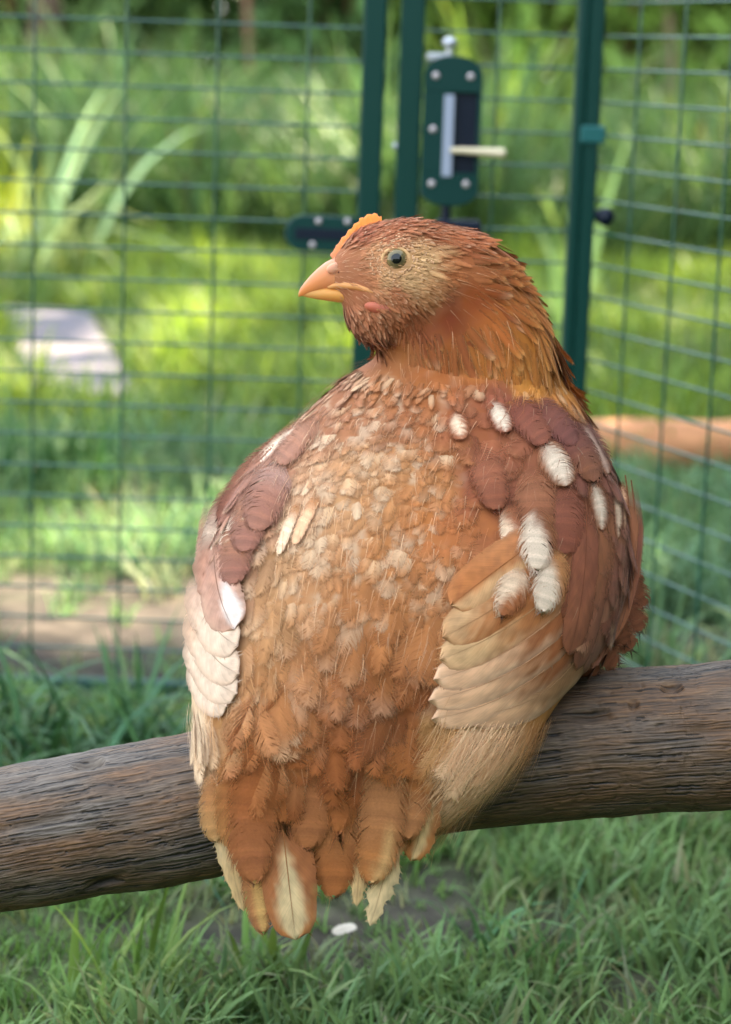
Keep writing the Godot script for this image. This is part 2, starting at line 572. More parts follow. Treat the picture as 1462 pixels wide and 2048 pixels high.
# head and neck: centre on the sheet, depth, radii
var HEAD := [
	[812, 528, -40, 100, 90, 74], [800, 588, -40, 96, 72, 68], [735, 556, -40, 58, 54, 44], [700, 548, -40, 42, 44, 32], [742, 505, -40, 48, 46, 40], [757, 628, -44, 62, 52, 52],
	[900, 545, -58, 112, 92, 84], [955, 640, -90, 118, 135, 106], [990, 735, -112, 126, 150, 130], [880, 700, -110, 130, 118, 115]]
var hc: Array[Vector3] = []
var hr: Array[Vector3] = []

func prepare_shape() -> void:
	var rows := []
	for q in RINGS:
		var zc: float = (q[3] + q[4]) * 0.5
		var k := 1.0 - zc * U / DEPTH
		rows.push_back([(1024.0 - q[0]) * k, (q[1] - 731.0) * k, (q[2] - 731.0) * k, float(q[3]), float(q[4])])
	rows.reverse()
	lo_y = rows[0][0]
	var y := lo_y
	var j := 0
	while y <= rows[-1][0]:
		while j < rows.size() - 2 and rows[j + 1][0] < y:
			j += 1
		var a: Array = rows[maxi(j - 1, 0)]; var b: Array = rows[j]; var c: Array = rows[j + 1]; var d: Array = rows[mini(j + 2, rows.size() - 1)]
		var t: float = clampf((y - b[0]) / (c[0] - b[0]), 0, 1)
		var w := []
		for k in [1, 2, 3, 4]:
			w.push_back(cubic_interpolate(b[k], c[k], a[k], d[k], t))
		lt.push_back(Vector4((w[0] + w[1]) * 0.5, (w[1] - w[0]) * 0.5, (w[2] + w[3]) * 0.5, (w[2] - w[3]) * 0.5))
		y += 8.0
	for q in HEAD:
		hc.push_back(pt(q[0], q[1], q[2]))
		hr.push_back(Vector3(q[3], q[4], q[5]))

func ring_at(y: float) -> Vector4:
	var f := clampf((y - lo_y) / 8.0, 0.0, lt.size() - 1.001)
	var k := int(f)
	return lt[k].lerp(lt[k + 1], f - k)

func field(p: Vector3) -> float:
	var d := 1000.0
	var top := lo_y + 8.0 * (lt.size() - 1)
	if p.y < top + 140.0:
		var r := ring_at(p.y)
		var a := absf(p.x - r.x) / r.y
		var b := absf(p.z - r.z) / r.w
		d = (pow(pow(a, 2.3) + pow(b, 2.3), 0.4348) - 1.0) * minf(r.y, r.w)
		if p.y > top: d = maxf(d, 0.0) + (p.y - top)
		elif p.y < lo_y: d = maxf(d, 0.0) + (lo_y - p.y)
	if p.y > 120.0:
		for k in hc.size():
			var q := (p - hc[k]) / hr[k]
			var l := q.length()
			var e := l * (l - 1.0) / maxf((q / hr[k]).length(), 0.0001)
			var h := maxf(38.0 - absf(d - e), 0.0) / 38.0
			d = minf(d, e) - h * h * 38.0 * 0.25
	return d

func grad(p: Vector3) -> Vector3:
	var e := 3.0
	return Vector3(field(p + Vector3(e, 0, 0)) - field(p - Vector3(e, 0, 0)), field(p + Vector3(0, e, 0)) - field(p - Vector3(0, e, 0)), field(p + Vector3(0, 0, e)) - field(p - Vector3(0, 0, e))).normalized()

func front_z(x: float, y: float) -> float:
	var r := ring_at(y)
	var a := minf(absf(x - r.x) / r.y, 0.985)
	return r.z + r.w * pow(1.0 - pow(a, 2.3), 0.4348)

# surface nets over the field
func skin(lo: Vector3, hi: Vector3, cell: float) -> Array:
	var nx := int((hi.x - lo.x) / cell) + 1
	var ny := int((hi.y - lo.y) / cell) + 1
	var nz := int((hi.z - lo.z) / cell) + 1
	nx = (nx / 4 + 1) * 4; ny = (ny / 4 + 1) * 4; nz = (nz / 4 + 1) * 4
	var f := PackedFloat32Array()
	f.resize(nx * ny * nz)
	var sy := nx
	var sz := nx * ny
	for bz in range(0, nz, 4):
		for by in range(0, ny, 4):
			for bx in range(0, nx, 4):
				var d := field(lo + Vector3(bx + 1.5, by + 1.5, bz + 1.5) * cell)
				var far := absf(d) > cell * 4.0 + 25.0
				for z in range(bz, bz + 4):
					for y in range(by, by + 4):
						var at := bx + y * sy + z * sz
						for x in 4:
							f[at + x] = d if far else field(lo + Vector3(bx + x, y, z) * cell)
	var ids := PackedInt32Array()
	ids.resize(nx * ny * nz)
	ids.fill(-1)
	var pts := PackedVector3Array()
	var cells := PackedInt32Array()
	var off := [0, 1, sy, sy + 1, sz, sz + 1, sz + sy, sz + sy + 1]
	var cor := [Vector3(0, 0, 0), Vector3(1, 0, 0), Vector3(0, 1, 0), Vector3(1, 1, 0), Vector3(0, 0, 1), Vector3(1, 0, 1), Vector3(0, 1, 1), Vector3(1, 1, 1)]
	var edges := [[0, 1], [2, 3], [4, 5], [6, 7], [0, 2], [1, 3], [4, 6], [5, 7], [0, 4], [1, 5], [2, 6], [3, 7]]
	for z in nz - 1:
		for y in ny - 1:
			for x in nx - 1:
				var at := x + y * sy + z * sz
				var s := f[at] < 0.0
				if (f[at + 1] < 0.0) == s and (f[at + sy] < 0.0) == s and (f[at + sy + 1] < 0.0) == s and (f[at + sz] < 0.0) == s and (f[at + sz + 1] < 0.0) == s and (f[at + sz + sy] < 0.0) == s and (f[at + sz + sy + 1] < 0.0) == s:
					continue
				var sum := Vector3.ZERO
				var n := 0
				for e in edges:
					var a := f[at + off[e[0]]]
					var b := f[at + off[e[1]]]
					if (a < 0.0) != (b < 0.0):
						sum += (cor[e[0]] as Vector3).lerp(cor[e[1]], a / (a - b))
						n += 1
				ids[at] = pts.size()
				pts.push_back(lo + (Vector3(x, y, z) + sum / n) * cell)
				cells.push_back(at)
	var quads := PackedInt32Array()
	for at in cells:
		for ax in 3:
			var st: int = [1, sy, sz][ax]
			if (f[at] < 0.0) != (f[at + st] < 0.0):
				var o1: int = [sy, sz, 1][ax]
				var o2: int = [sz, 1, sy][ax]
				var a := ids[at]; var b := ids[at - o1]; var c := ids[at - o1 - o2]; var d := ids[at - o2]
				if a >= 0 and b >= 0 and c >= 0 and d >= 0:
					quads.append_array([a, b, c, d])
	return [pts, quads]

# ---------------------------------------------------------------- colours of the plumage, by place on the sheet
var PAINT := [
	# head and neck
	[800, 455, 158, 84, 54], [860, 470, 155, 82, 52], [930, 490, 166, 90, 56], [1000, 540, 176, 98, 56], [1060, 600, 186, 108, 58], [1050, 690, 190, 114, 52],
	[1100, 720, 206, 134, 66], [1130, 740, 214, 144, 76], [1095, 620, 200, 126, 66], [1000, 640, 176, 96, 46], [950, 600, 152, 76, 38], [900, 640, 128, 60, 30], [840, 660, 138, 72, 42], [960, 720, 182, 108, 48], [1060, 780, 206, 134, 62],
	[1140, 800, 204, 132, 66], [880, 720, 166, 92, 46], [800, 700, 160, 98, 58], [730, 470, 158, 84, 62], [700, 540, 176, 112, 84], [745, 560, 178, 112, 80], [850, 540, 214, 164, 122],
	[870, 590, 200, 138, 98], [790, 590, 172, 102, 72], [740, 620, 170, 104, 76], [820, 640, 160, 92, 62], [700, 640, 164, 102, 78], [760, 680, 158, 100, 78], [900, 545, 178, 104, 66], [890, 600, 140, 76, 50],
	[768, 562, 200, 152, 114], [815, 568, 210, 164, 124], [757, 500, 190, 134, 100], [832, 502, 206, 154, 112], [848, 525, 214, 168, 126], [770, 480, 170, 100, 74], [812, 478, 178, 112, 82], [720, 580, 176, 108, 80],
	# shoulders
	[690, 760, 164, 106, 76], [760, 780, 170, 108, 68], [860, 790, 176, 106, 62], [640, 840, 170, 114, 84], [560, 900, 164, 108, 84], [720, 850, 176, 118, 84], [800, 850, 172, 110, 74],
	[930, 820, 164, 94, 60], [1000, 800, 150, 84, 62], [1080, 830, 136, 80, 66], [1140, 870, 140, 86, 72], [900, 900, 176, 112, 72], [960, 870, 160, 92, 62], [1020, 870, 154, 88, 64], [1010, 900, 178, 112, 80],
	# back
	[640, 950, 208, 160, 126], [720, 930, 206, 154, 112], [800, 930, 196, 138, 92], [870, 970, 196, 132, 84], [600, 1030, 214, 172, 142], [680, 1020, 212, 160, 118], [760, 1010, 204, 144, 96], [840, 1040, 204, 130, 76],
	[900, 1060, 198, 122, 74], [620, 1110, 206, 156, 118], [700, 1110, 202, 142, 98], [780, 1110, 200, 134, 84], [860, 1120, 198, 130, 82], [560, 1150, 206, 158, 118], [620, 1200, 200, 144, 102], [700, 1210, 194, 130, 84],
	[780, 1220, 192, 126, 78], [850, 1210, 194, 130, 84], [540, 1240, 200, 148, 104], [600, 1290, 194, 134, 90], [680, 1300, 186, 120, 74], [760, 1310, 178, 112, 66], [830, 1310, 182, 116, 72], [520, 1340, 196, 140, 94],
	[600, 1380, 186, 122, 78], [680, 1400, 170, 104, 64], [760, 1400, 164, 100, 62], [830, 1400, 170, 100, 58], [560, 1460, 194, 130, 82], [640, 1480, 168, 100, 58], [720, 1470, 152, 88, 54], [800, 1480, 168, 98, 54],
	[500, 1440, 188, 122, 74], [470, 1520, 180, 110, 64], [540, 1550, 186, 116, 66], [620, 1560, 170, 98, 52], [700, 1560, 168, 96, 50], [780, 1560, 184, 110, 58], [840, 1540, 190, 118, 64], [520, 1640, 178, 104, 56],
	[620, 1650, 166, 92, 46], [700, 1660, 178, 106, 58], [780, 1650, 178, 104, 56], [450, 1600, 190, 126, 80], [430, 1440, 200, 146, 96],
	# right wing
	[960, 960, 152, 86, 62], [1040, 960, 160, 96, 72], [1000, 1000, 140, 76, 60], [1100, 960, 170, 108, 78], [1150, 940, 140, 84, 70], [1200, 920, 148, 92, 76], [1100, 1040, 150, 90, 68], [1180, 1050, 156, 96, 70],
	[1240, 1050, 150, 92, 72], [960, 1050, 190, 116, 72], [1000, 1100, 186, 114, 74], [1050, 1150, 196, 134, 92], [1150, 1150, 152, 92, 66], [1210, 1170, 150, 94, 72], [960, 1160, 190, 120, 74], [1150, 1260, 160, 98, 70],
	[1230, 1250, 124, 70, 54], [1200, 1320, 140, 84, 62], [1000, 1200, 196, 130, 84], [1050, 1300, 204, 140, 92], [950, 1300, 214, 158, 108],
	# left wing and flanks
	[520, 980, 156, 104, 90], [470, 1060, 150, 98, 84], [440, 1140, 164, 114, 98], [420, 1220, 206, 170, 150], [410, 1320, 222, 196, 174], [400, 1440, 244, 218, 194], [395, 1530, 240, 210, 182],
	[880, 1470, 214, 162, 108], [950, 1480, 244, 206, 174], [1020, 1480, 242, 200, 164], [1080, 1450, 210, 150, 96], [920, 1560, 240, 200, 166], [980, 1560, 242, 204, 170], [880, 1630, 228, 178, 130]]
var paint_at: Array[Vector2] = []
var paint_c: Array[Color] = []

func prepare_paint() -> void:
	for q in PAINT:
		var z := front_z(q[0] - 731.0, 1024.0 - q[1]) if q[1] > 770 else 0.0
		var p := pt(q[0], q[1], z)
		paint_at.push_back(Vector2(p.x, p.y))
		paint_c.push_back(lin(q[2], q[3], q[4]))

var fleck := noise(47, 0.016, 3)
func mute(c: Color) -> Color:
	return Color(c.r * 0.82, c.g * 0.73, c.b * 0.595)

func tone(c: Color) -> Color:
	return Color(c.r * 0.86, c.g * 0.765, c.b * 0.67)

func plumage(p: Vector3) -> Color:
	var s := Color(0, 0, 0)
	var w := 0.0
	for k in paint_at.size():
		var d := paint_at[k].distance_squared_to(Vector2(p.x, p.y)) + 120.0
		var e := 1.0 / (d * d)
		s += paint_c[k] * e
		w += e
	var m := mute(Color(s.r / w, s.g / w, s.b / w))
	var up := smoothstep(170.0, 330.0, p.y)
	# soft pale flecks over the saddle, fainter down the rump
	var there := (1.0 - smoothstep(100.0, 230.0, p.x)) * smoothstep(-270.0, -200.0, p.x) * smoothstep(-560.0, -60.0, p.y) * (1.0 - up)
	var fl := fleck.get_noise_2d(p.x * 1.5, p.y)
	m = m.lerp(Color(0.62, 0.43, 0.27), there * 0.6 * smoothstep(0.08, 0.42, fl))
	m = m * (1.0 - 0.22 * smoothstep(0.1, 0.45, -fl) * (1.0 - 0.5 * up))
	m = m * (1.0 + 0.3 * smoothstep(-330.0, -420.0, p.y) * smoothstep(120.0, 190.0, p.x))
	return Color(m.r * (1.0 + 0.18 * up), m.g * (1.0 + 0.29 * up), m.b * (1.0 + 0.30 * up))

# ---------------------------------------------------------------- feathers
func barb_texture() -> ImageTexture:
	var w := 128
	var h := 256
	var by := PackedByteArray()
	by.resize(w * h * 3)
	var n1 := noise(21, 0.11, 2)
	var n2 := noise(22, 0.02, 3)
	for y in h:
		for x in w:
			var t := absf(2.0 * (x + 0.5) / w - 1.0)
			var s := y - t * 62.0
			var g := 0.93 + 0.10 * n1.get_noise_2d(s * 5.0, t * 9.0 + (40.0 if x < w / 2 else 0.0)) + 0.12 * n2.get_noise_2d(x, y)
			if t < 0.03: g *= 0.93
			var b := int(clampf(g, 0.0, 1.0) * 255.0)
			by[(y * w + x) * 3] = b; by[(y * w + x) * 3 + 1] = b; by[(y * w + x) * 3 + 2] = b
	return ImageTexture.create_from_image(Image.create_from_data(w, h, false, Image.FORMAT_RGB8, by))

func vane_width(v: float, point: float) -> float:
	var a := minf(1.0, 0.35 + 0.65 * pow(v / 0.3, 0.7)) if v < 0.3 else 1.0
	if v > 0.55:
		var q := (v - 0.55) / 0.45
		a *= lerpf(sqrt(maxf(0.0, 1.0 - q * q * q * q)), 1.0 - q, point)
	return a

# a small body feather lying on the skin at p, pointing along d, its face towards n: a row of barbs on either side of the shaft
func vane(b: Buf, p: Vector3, d: Vector3, n: Vector3, L: float, W: float, lift: float, nb: int, c0: Color, c1: Color, ce: Color, cut: float, edge: float, loose: float) -> void:
	var side := d.cross(n).normalized()
	var bendy := rr(-0.14, 0.14)
	var curl := rr(0.55, 1.0)
	var sink := minf(2.5, L * 0.04)
	var w0 := maxf(0.7 * L / nb, 0.8)
	for s: float in [-1.0, 1.0]:
		for k in nb:
			var v0 := 0.94 * (k + rr(0.2, 0.8)) / nb
			var wd := W * 0.5 * vane_width(minf(v0 + 0.12, 1.0), 0.25) * rr(0.86, 1.0 + loose)
			var f := minf(1.0, wd / (W * 0.5))
			var run := minf(wd * rr(1.0, 1.5) + 0.05 * L, maxf(L * (0.72 + 0.30 * sqrt(1.0 - 0.9 * f * f)) * rr(0.92, 1.06) - v0 * L, 0.12 * L))
			var j := rr(0.95, 1.05)
			var fade := 0.0 if L > 40.0 else 0.55
			var h0 := lift * L * v0 * (1.6 - curl * v0) - sink + W * 0.04
			var ids: Array[int] = []
			for q in 3:
				var t: float = [0.0, 0.55, 1.0][q]
				var al := v0 * L + run * t * (0.75 + 0.25 * t)
				var v := al / L
				var t2 := pow(t, 0.85)
				var pos := p + d * al + side * (s * wd * t2 + bendy * al * v) + n * (lift * al * (1.6 - curl * minf(v, 1.2)) - sink + W * 0.02 * (1.0 - t * t) + loose * rr(-1.0, 1.5) * t)
				var m := smoothstep(cut - 0.22, cut + 0.22, v)
				var col := c0.lerp(c1, m).lerp(ce, edge * smoothstep(0.45, 1.0, maxf(t * 0.9, (v - 0.6) * 2.5))) * j
				var c3 := Color(col.r, col.g, col.b, [1.0, 0.92 if L < 40.0 else 0.72, fade][q])
				var nn := (n + side * (s * t * 0.25) - d * (0.4 * lift)).normalized()
				if q < 2:
					var wv := (d - side * s * 0.5).normalized() * w0 * (0.8 if q else 0.6)
					ids.push_back(b.vert((pos - wv) * U, nn, c3))
					ids.push_back(b.vert((pos + wv) * U, nn, c3))
				else:
					ids.push_back(b.vert(pos * U, nn, c3))
			b.quad(ids[0], ids[1], ids[3], ids[2])
			b.tri(ids[2], ids[3], ids[4])

func strand(b: Buf, p: Vector3, d: Vector3, n: Vector3, L: float, w: float, sag: float, col: Color) -> void:
	var side := d.cross(n).normalized()
	var prev: Array[int] = []
	var wob := rr(-0.2, 0.2)
	for k in 4:
		var v := k / 3.0
		var q := p + d * L * v + n * (L * 0.16 * v * (1.0 - v) + 1.0) + side * (wob * L * v * v) + Vector3(0, -sag * L * v * v, 0)
		var wd := w * 0.5 * (1.0 - 0.8 * v)
		var ring: Array[int] = [b.vert((q - side * wd) * U, (n - side * 0.4).normalized(), col, Vector2(0.2, v)), b.vert((q + side * wd) * U, (n + side * 0.4).normalized(), col, Vector2(0.3, v))]
		if k > 0:
			b.quad(prev[0], prev[1], ring[1], ring[0])
		prev = ring

func shade_of(o: Dictionary, t: float, v: float, jit: float) -> Color:
	var c0: Color = tone(o.c0)
	var c1: Color = tone(o.get("c1", o.c0))
	var ce: Color = tone(o.get("ce", o.get("c1", o.c0)))
	var cut: float = o.get("cut", 0.6)
	var soft: float = o.get("soft", 0.2)
	var edge: float = o.get("edge", 0.0)
	var m := smoothstep(cut - soft, cut + soft, v + jit * 0.6 + o.get("bias", 0.0) * t)
	var col := c0.lerp(c1, m)
	if edge > 0: col = col.lerp(ce, edge * smoothstep(0.55, 1.0, maxf(absf(t), (v - 0.75) * 4.0) + jit))
	if o.has("stripe"):
		var st: Array = o.stripe
		var sw: float = st[1] * smoothstep(st[0], minf(1.0, st[0] + 0.45), v) * (1.0 - 0.35 * smoothstep(0.85, 1.0, v))
		col = col.lerp(tone(st[2]), (1.0 - smoothstep(sw * 0.7, sw + 0.22, absf(t - float(st[3] if st.size() > 3 else 0.0)) + jit * 0.5)) * smoothstep(st[0] - 0.05, st[0] + 0.12, v))
	if o.has("spot"):
		var sp: Array = o.spot
		var r := Vector2((v - sp[0]) / sp[1], (t + jit * 0.4) / sp[2]).length()
		col = col.lerp(tone(sp[3]), 1.0 - smoothstep(0.5, 1.25, r + jit * 1.6))
	return col

# a large feather drawn from root over a bend to its tip.  o: w, lift, hug, c0, c1, cut, soft, edge, ce, stripe [from, half width, colour], spot [v, rv, rt, colour], fray, point, asym, rows
func quill(root: Vector3, bend: Vector3, tip: Vector3, o: Dictionary) -> Buf:
	var b := Buf.new()
	var W: float = o.w
	var rows: int = o.get("rows", 22)
	var cols := 10
	var hug: bool = o.get("hug", true)
	var lift: float = o.get("lift", 8.0)
	var tip_lift: float = 0.7 * float(o.get("tip_lift", 8.0))
	var c0: Color = mute(o.c0)
	var c1: Color = mute(o.get("c1", o.c0))
	var ce: Color = o.get("ce", c1)
	var cut: float = o.get("cut", 0.6)
	var soft: float = o.get("soft", 0.2)
	var edge: float = o.get("edge", 0.0)
	var point: float = o.get("point", 0.12)
	var fray: float = o.get("fray", 0.05)
	var asym: float = o.get("asym", 0.0)
	var camber: float = o.get("camber", 0.035)
	var nn := noise(int(root.x * 7 + tip.y * 13), 0.05, 2)
	var grid: Array[Vector3] = []
	var ctr: Array[Vector3] = []
	var length := root.distance_to(bend) + bend.distance_to(tip)
	for k in rows + 1:
		var v := float(k) / rows
		var c := root.lerp(bend, v).lerp(bend.lerp(tip, v), v)
		var dd := (bend - root).lerp(tip - bend, v)
		var s2 := Vector3(-dd.y, dd.x, 0).normalized()
		var dn := Vector3(dd.x, dd.y, 0).normalized()
		var wd := W * 0.5 * vane_width(v * 0.96 + 0.04, point) + 0.5
		for j in cols + 1:
			var t := -1.0 + 2.0 * j / cols
			var tt := t
			if absf(t) > 0.99: tt *= 1.0 + rr(-1, 1) * fray
			var q := c + s2 * (wd * (tt + asym * (1.0 - t * t))) + dn * (absf(t) * 0.05 * W * (1 - v) + (rr(-1, 1) * fray * 0.1 * W if k == rows else 0.0))
			if hug:
				q.z = front_z(q.x, q.y) + lift + tip_lift * v
			q.z += camber * W * (1.0 - t * t) * minf(1.0, v * 3.0) + (0.0 if o.get("barbed", false) else 0.4) * nn.get_noise_2d(t * 40.0, v * 60.0)
			grid.push_back(q)
	var ids: Array[int] = []
	for k in rows + 1:
		var v := float(k) / rows
		for j in cols + 1:
			var t := -1.0 + 2.0 * j / cols
			var a := grid[mini(k + 1, rows) * (cols + 1) + j] - grid[maxi(k - 1, 0) * (cols + 1) + j]
			var e := grid[k * (cols + 1) + mini(j + 1, cols)] - grid[k * (cols + 1) + maxi(j - 1, 0)]
			var n := a.cross(e).normalized()
			if n.z < 0: n = -n
			var jit := nn.get_noise_2d((v - absf(t) * 0.25) * 900.0, t * 30.0 + 100.0) * 0.22
			var col := shade_of(o, t, v, jit)
			if absf(t) < 0.01 and v < 0.9 and o.get("shaft", true): col = col * 0.93
			col = col * (1.0 + 0.35 * jit) * rr(0.98, 1.02)
			var al: float = 1.0 - float(o.get("fade", 0.35)) * smoothstep(float(o.get("fade_from", 0.72)), 1.0, maxf(absf(t), 1.0 - (1.0 - v) * float(o.get("tip_fade", 5.0)))) * rr(0.6, 1.0)
			al *= smoothstep(0.0, float(o.get("base_fade", 0.3)), v + 0.02)
			ids.push_back(b.vert(grid[k * (cols + 1) + j] * U, n, Color(col.r, col.g, col.b, al), Vector2(t * 0.5 + 0.5, v)))
	if o.get("barbed", false):
		var bb := Buf.new()
		var nb := int(clampf(length / 1.7, 24, 130))
		var loose: float = o.get("loose", 0.12)
		var bf: float = o.get("base_fade", 0.3)
		for s: float in [-1.0, 1.0]:
			for k in nb:
				var v0 := 0.97 * (k + rr(0.2, 0.8)) / nb
				var reach := rr(0.9, 1.0 + loose)
				var sweep := minf(0.55 * W / length * rr(0.7, 1.2), 1.02 - v0)
				var jj := rr(0.96, 1.04)
				var prev: Array[int] = []
				for q in 4:
					var t: float = [0.0, 0.4, 0.75, 1.0][q] * reach
					var v := v0 + sweep * t * t
					var gk := minf(v, 0.999) * rows
					var gj := clampf((s * minf(t, 1.0) + 1.0) * 0.5, 0.0, 0.999) * cols
					var k0 := int(gk); var j0 := int(gj)
					var a := k0 * (cols + 1) + j0
					var g0 := grid[a].lerp(grid[a + 1], gj - j0)
					var g1 := grid[a + cols + 1].lerp(grid[a + cols + 2], gj - j0)
					var pos := g0.lerp(g1, gk - k0)
					var fw := (g1 - g0).normalized() if g1.distance_to(g0) > 0.01 else Vector3(0, -1, 0)
					var across := (grid[a + 1] - grid[a]).normalized() * s
					if v > 1.0: pos += (tip - bend).normalized() * (v - 1.0) * length
					if t > 1.0: pos += across * (t - 1.0) * W * 0.5
					pos.z += loose * rr(-6.0, 8.0) * t * t
					var nb2 := b.n[ids[a]].lerp(b.n[ids[a + cols + 1]], gk - k0).normalized()
					var col := shade_of(o, s * t, minf(v, 1.0), rr(-0.1, 0.1)) * jj
					var c3 := Color(col.r, col.g, col.b, [1.0, 1.0, 0.75, 0.0][q] * smoothstep(0.0, bf, v + 0.03))
					var ww: float = maxf(length / nb * [0.8, 0.9, 0.6, 0.1][q], 0.15)
					var wv := (fw - across * 0.5).normalized() * ww
					var ring: Array[int] = [bb.vert((pos - wv) * U, nb2, c3, Vector2(0.3, v)), bb.vert((pos + wv) * U, nb2, c3, Vector2(0.3, v))]
					if q > 0: bb.quad(prev[0], prev[1], ring[1], ring[0])
					prev = ring
		return bb
	for k in rows:
		for j in cols:
			var a := k * (cols + 1) + j
			b.quad(ids[a], ids[a + 1], ids[a + cols + 2], ids[a + cols + 1])
	# loose barbs along the edge
	for k in int(o.get("barbs", 26)):
		var kk := rng.randi_range(rows / 3, rows - 1)
		var j := 0 if rng.randf() < 0.5 else cols
		var a := kk * (cols + 1) + j
		var q := grid[a]
		var inw := grid[a + (2 if j == 0 else -2)]
		var fw := (grid[mini(kk + 1, rows) * (cols + 1) + j] - q).normalized()
		var out := ((q - inw).normalized() * rr(0.4, 1.0) + fw * rr(0.5, 1.3)).normalized()
		var ln: float = W * rr(0.08, 0.2) * float(o.get("barb_len", 1.0))
		var col := b.c[ids[a]] * rr(0.95, 1.15)
		var m := q.lerp(inw, 0.25)
		var n := b.n[ids[a]]
		var i0 := b.vert((m - fw * 1.6) * U, n, col, Vector2(0.3, 0.5))
		var i1 := b.vert((m + fw * 1.6) * U, n, col, Vector2(0.3, 0.5))
		var i2 := b.vert((q + out * ln) * U, n, col, Vector2(0.3, 0.5))
		b.tri(i0, i1, i2)
	# the shaft
	if not o.get("shaft", true): return b
	var sc := c0.lerp(c1, 0.5) * 0.88
	var prev: Array[int] = []
	for k in range(0, rows, 2):
		var v := float(k) / rows
		var q := grid[k * (cols + 1) + cols / 2] + Vector3(0, 0, 0.7)
		var q2 := grid[k * (cols + 1) + cols / 2 + 1]
		var sd := (q2 - q).normalized() * 1.5 * (1.0 - v)
		var ring: Array[int] = [b.vert((q - sd) * U, Vector3(-0.5, 0, 1).normalized(), Color(sc.r, sc.g, sc.b), Vector2(0.3, v)), b.vert((q + sd) * U, Vector3(0.5, 0, 1).normalized(), Color(sc.r, sc.g, sc.b), Vector2(0.3, v))]
		if k > 0: b.quad(prev[0], prev[1], ring[1], ring[0])
		prev = ring
	return b

func flow(p: Vector3, n: Vector3) -> Vector3:
	var py := 1024.0 - p.y
	var tail := (pt(640, 1920, 330) - p).normalized()
	var away := (p - pt(640, 560, -40)).normalized() + Vector3(0.15, -0.25, 0)
	var hang := Vector3(0.10 + 0.0006 * (p.x - 200.0), -1.0, 0.35)
	var d := away.normalized().lerp(hang.normalized(), smoothstep(560.0, 690.0, py)).lerp(tail, smoothstep(720.0, 800.0, py))
	return (d - n * d.dot(n)).normalized()

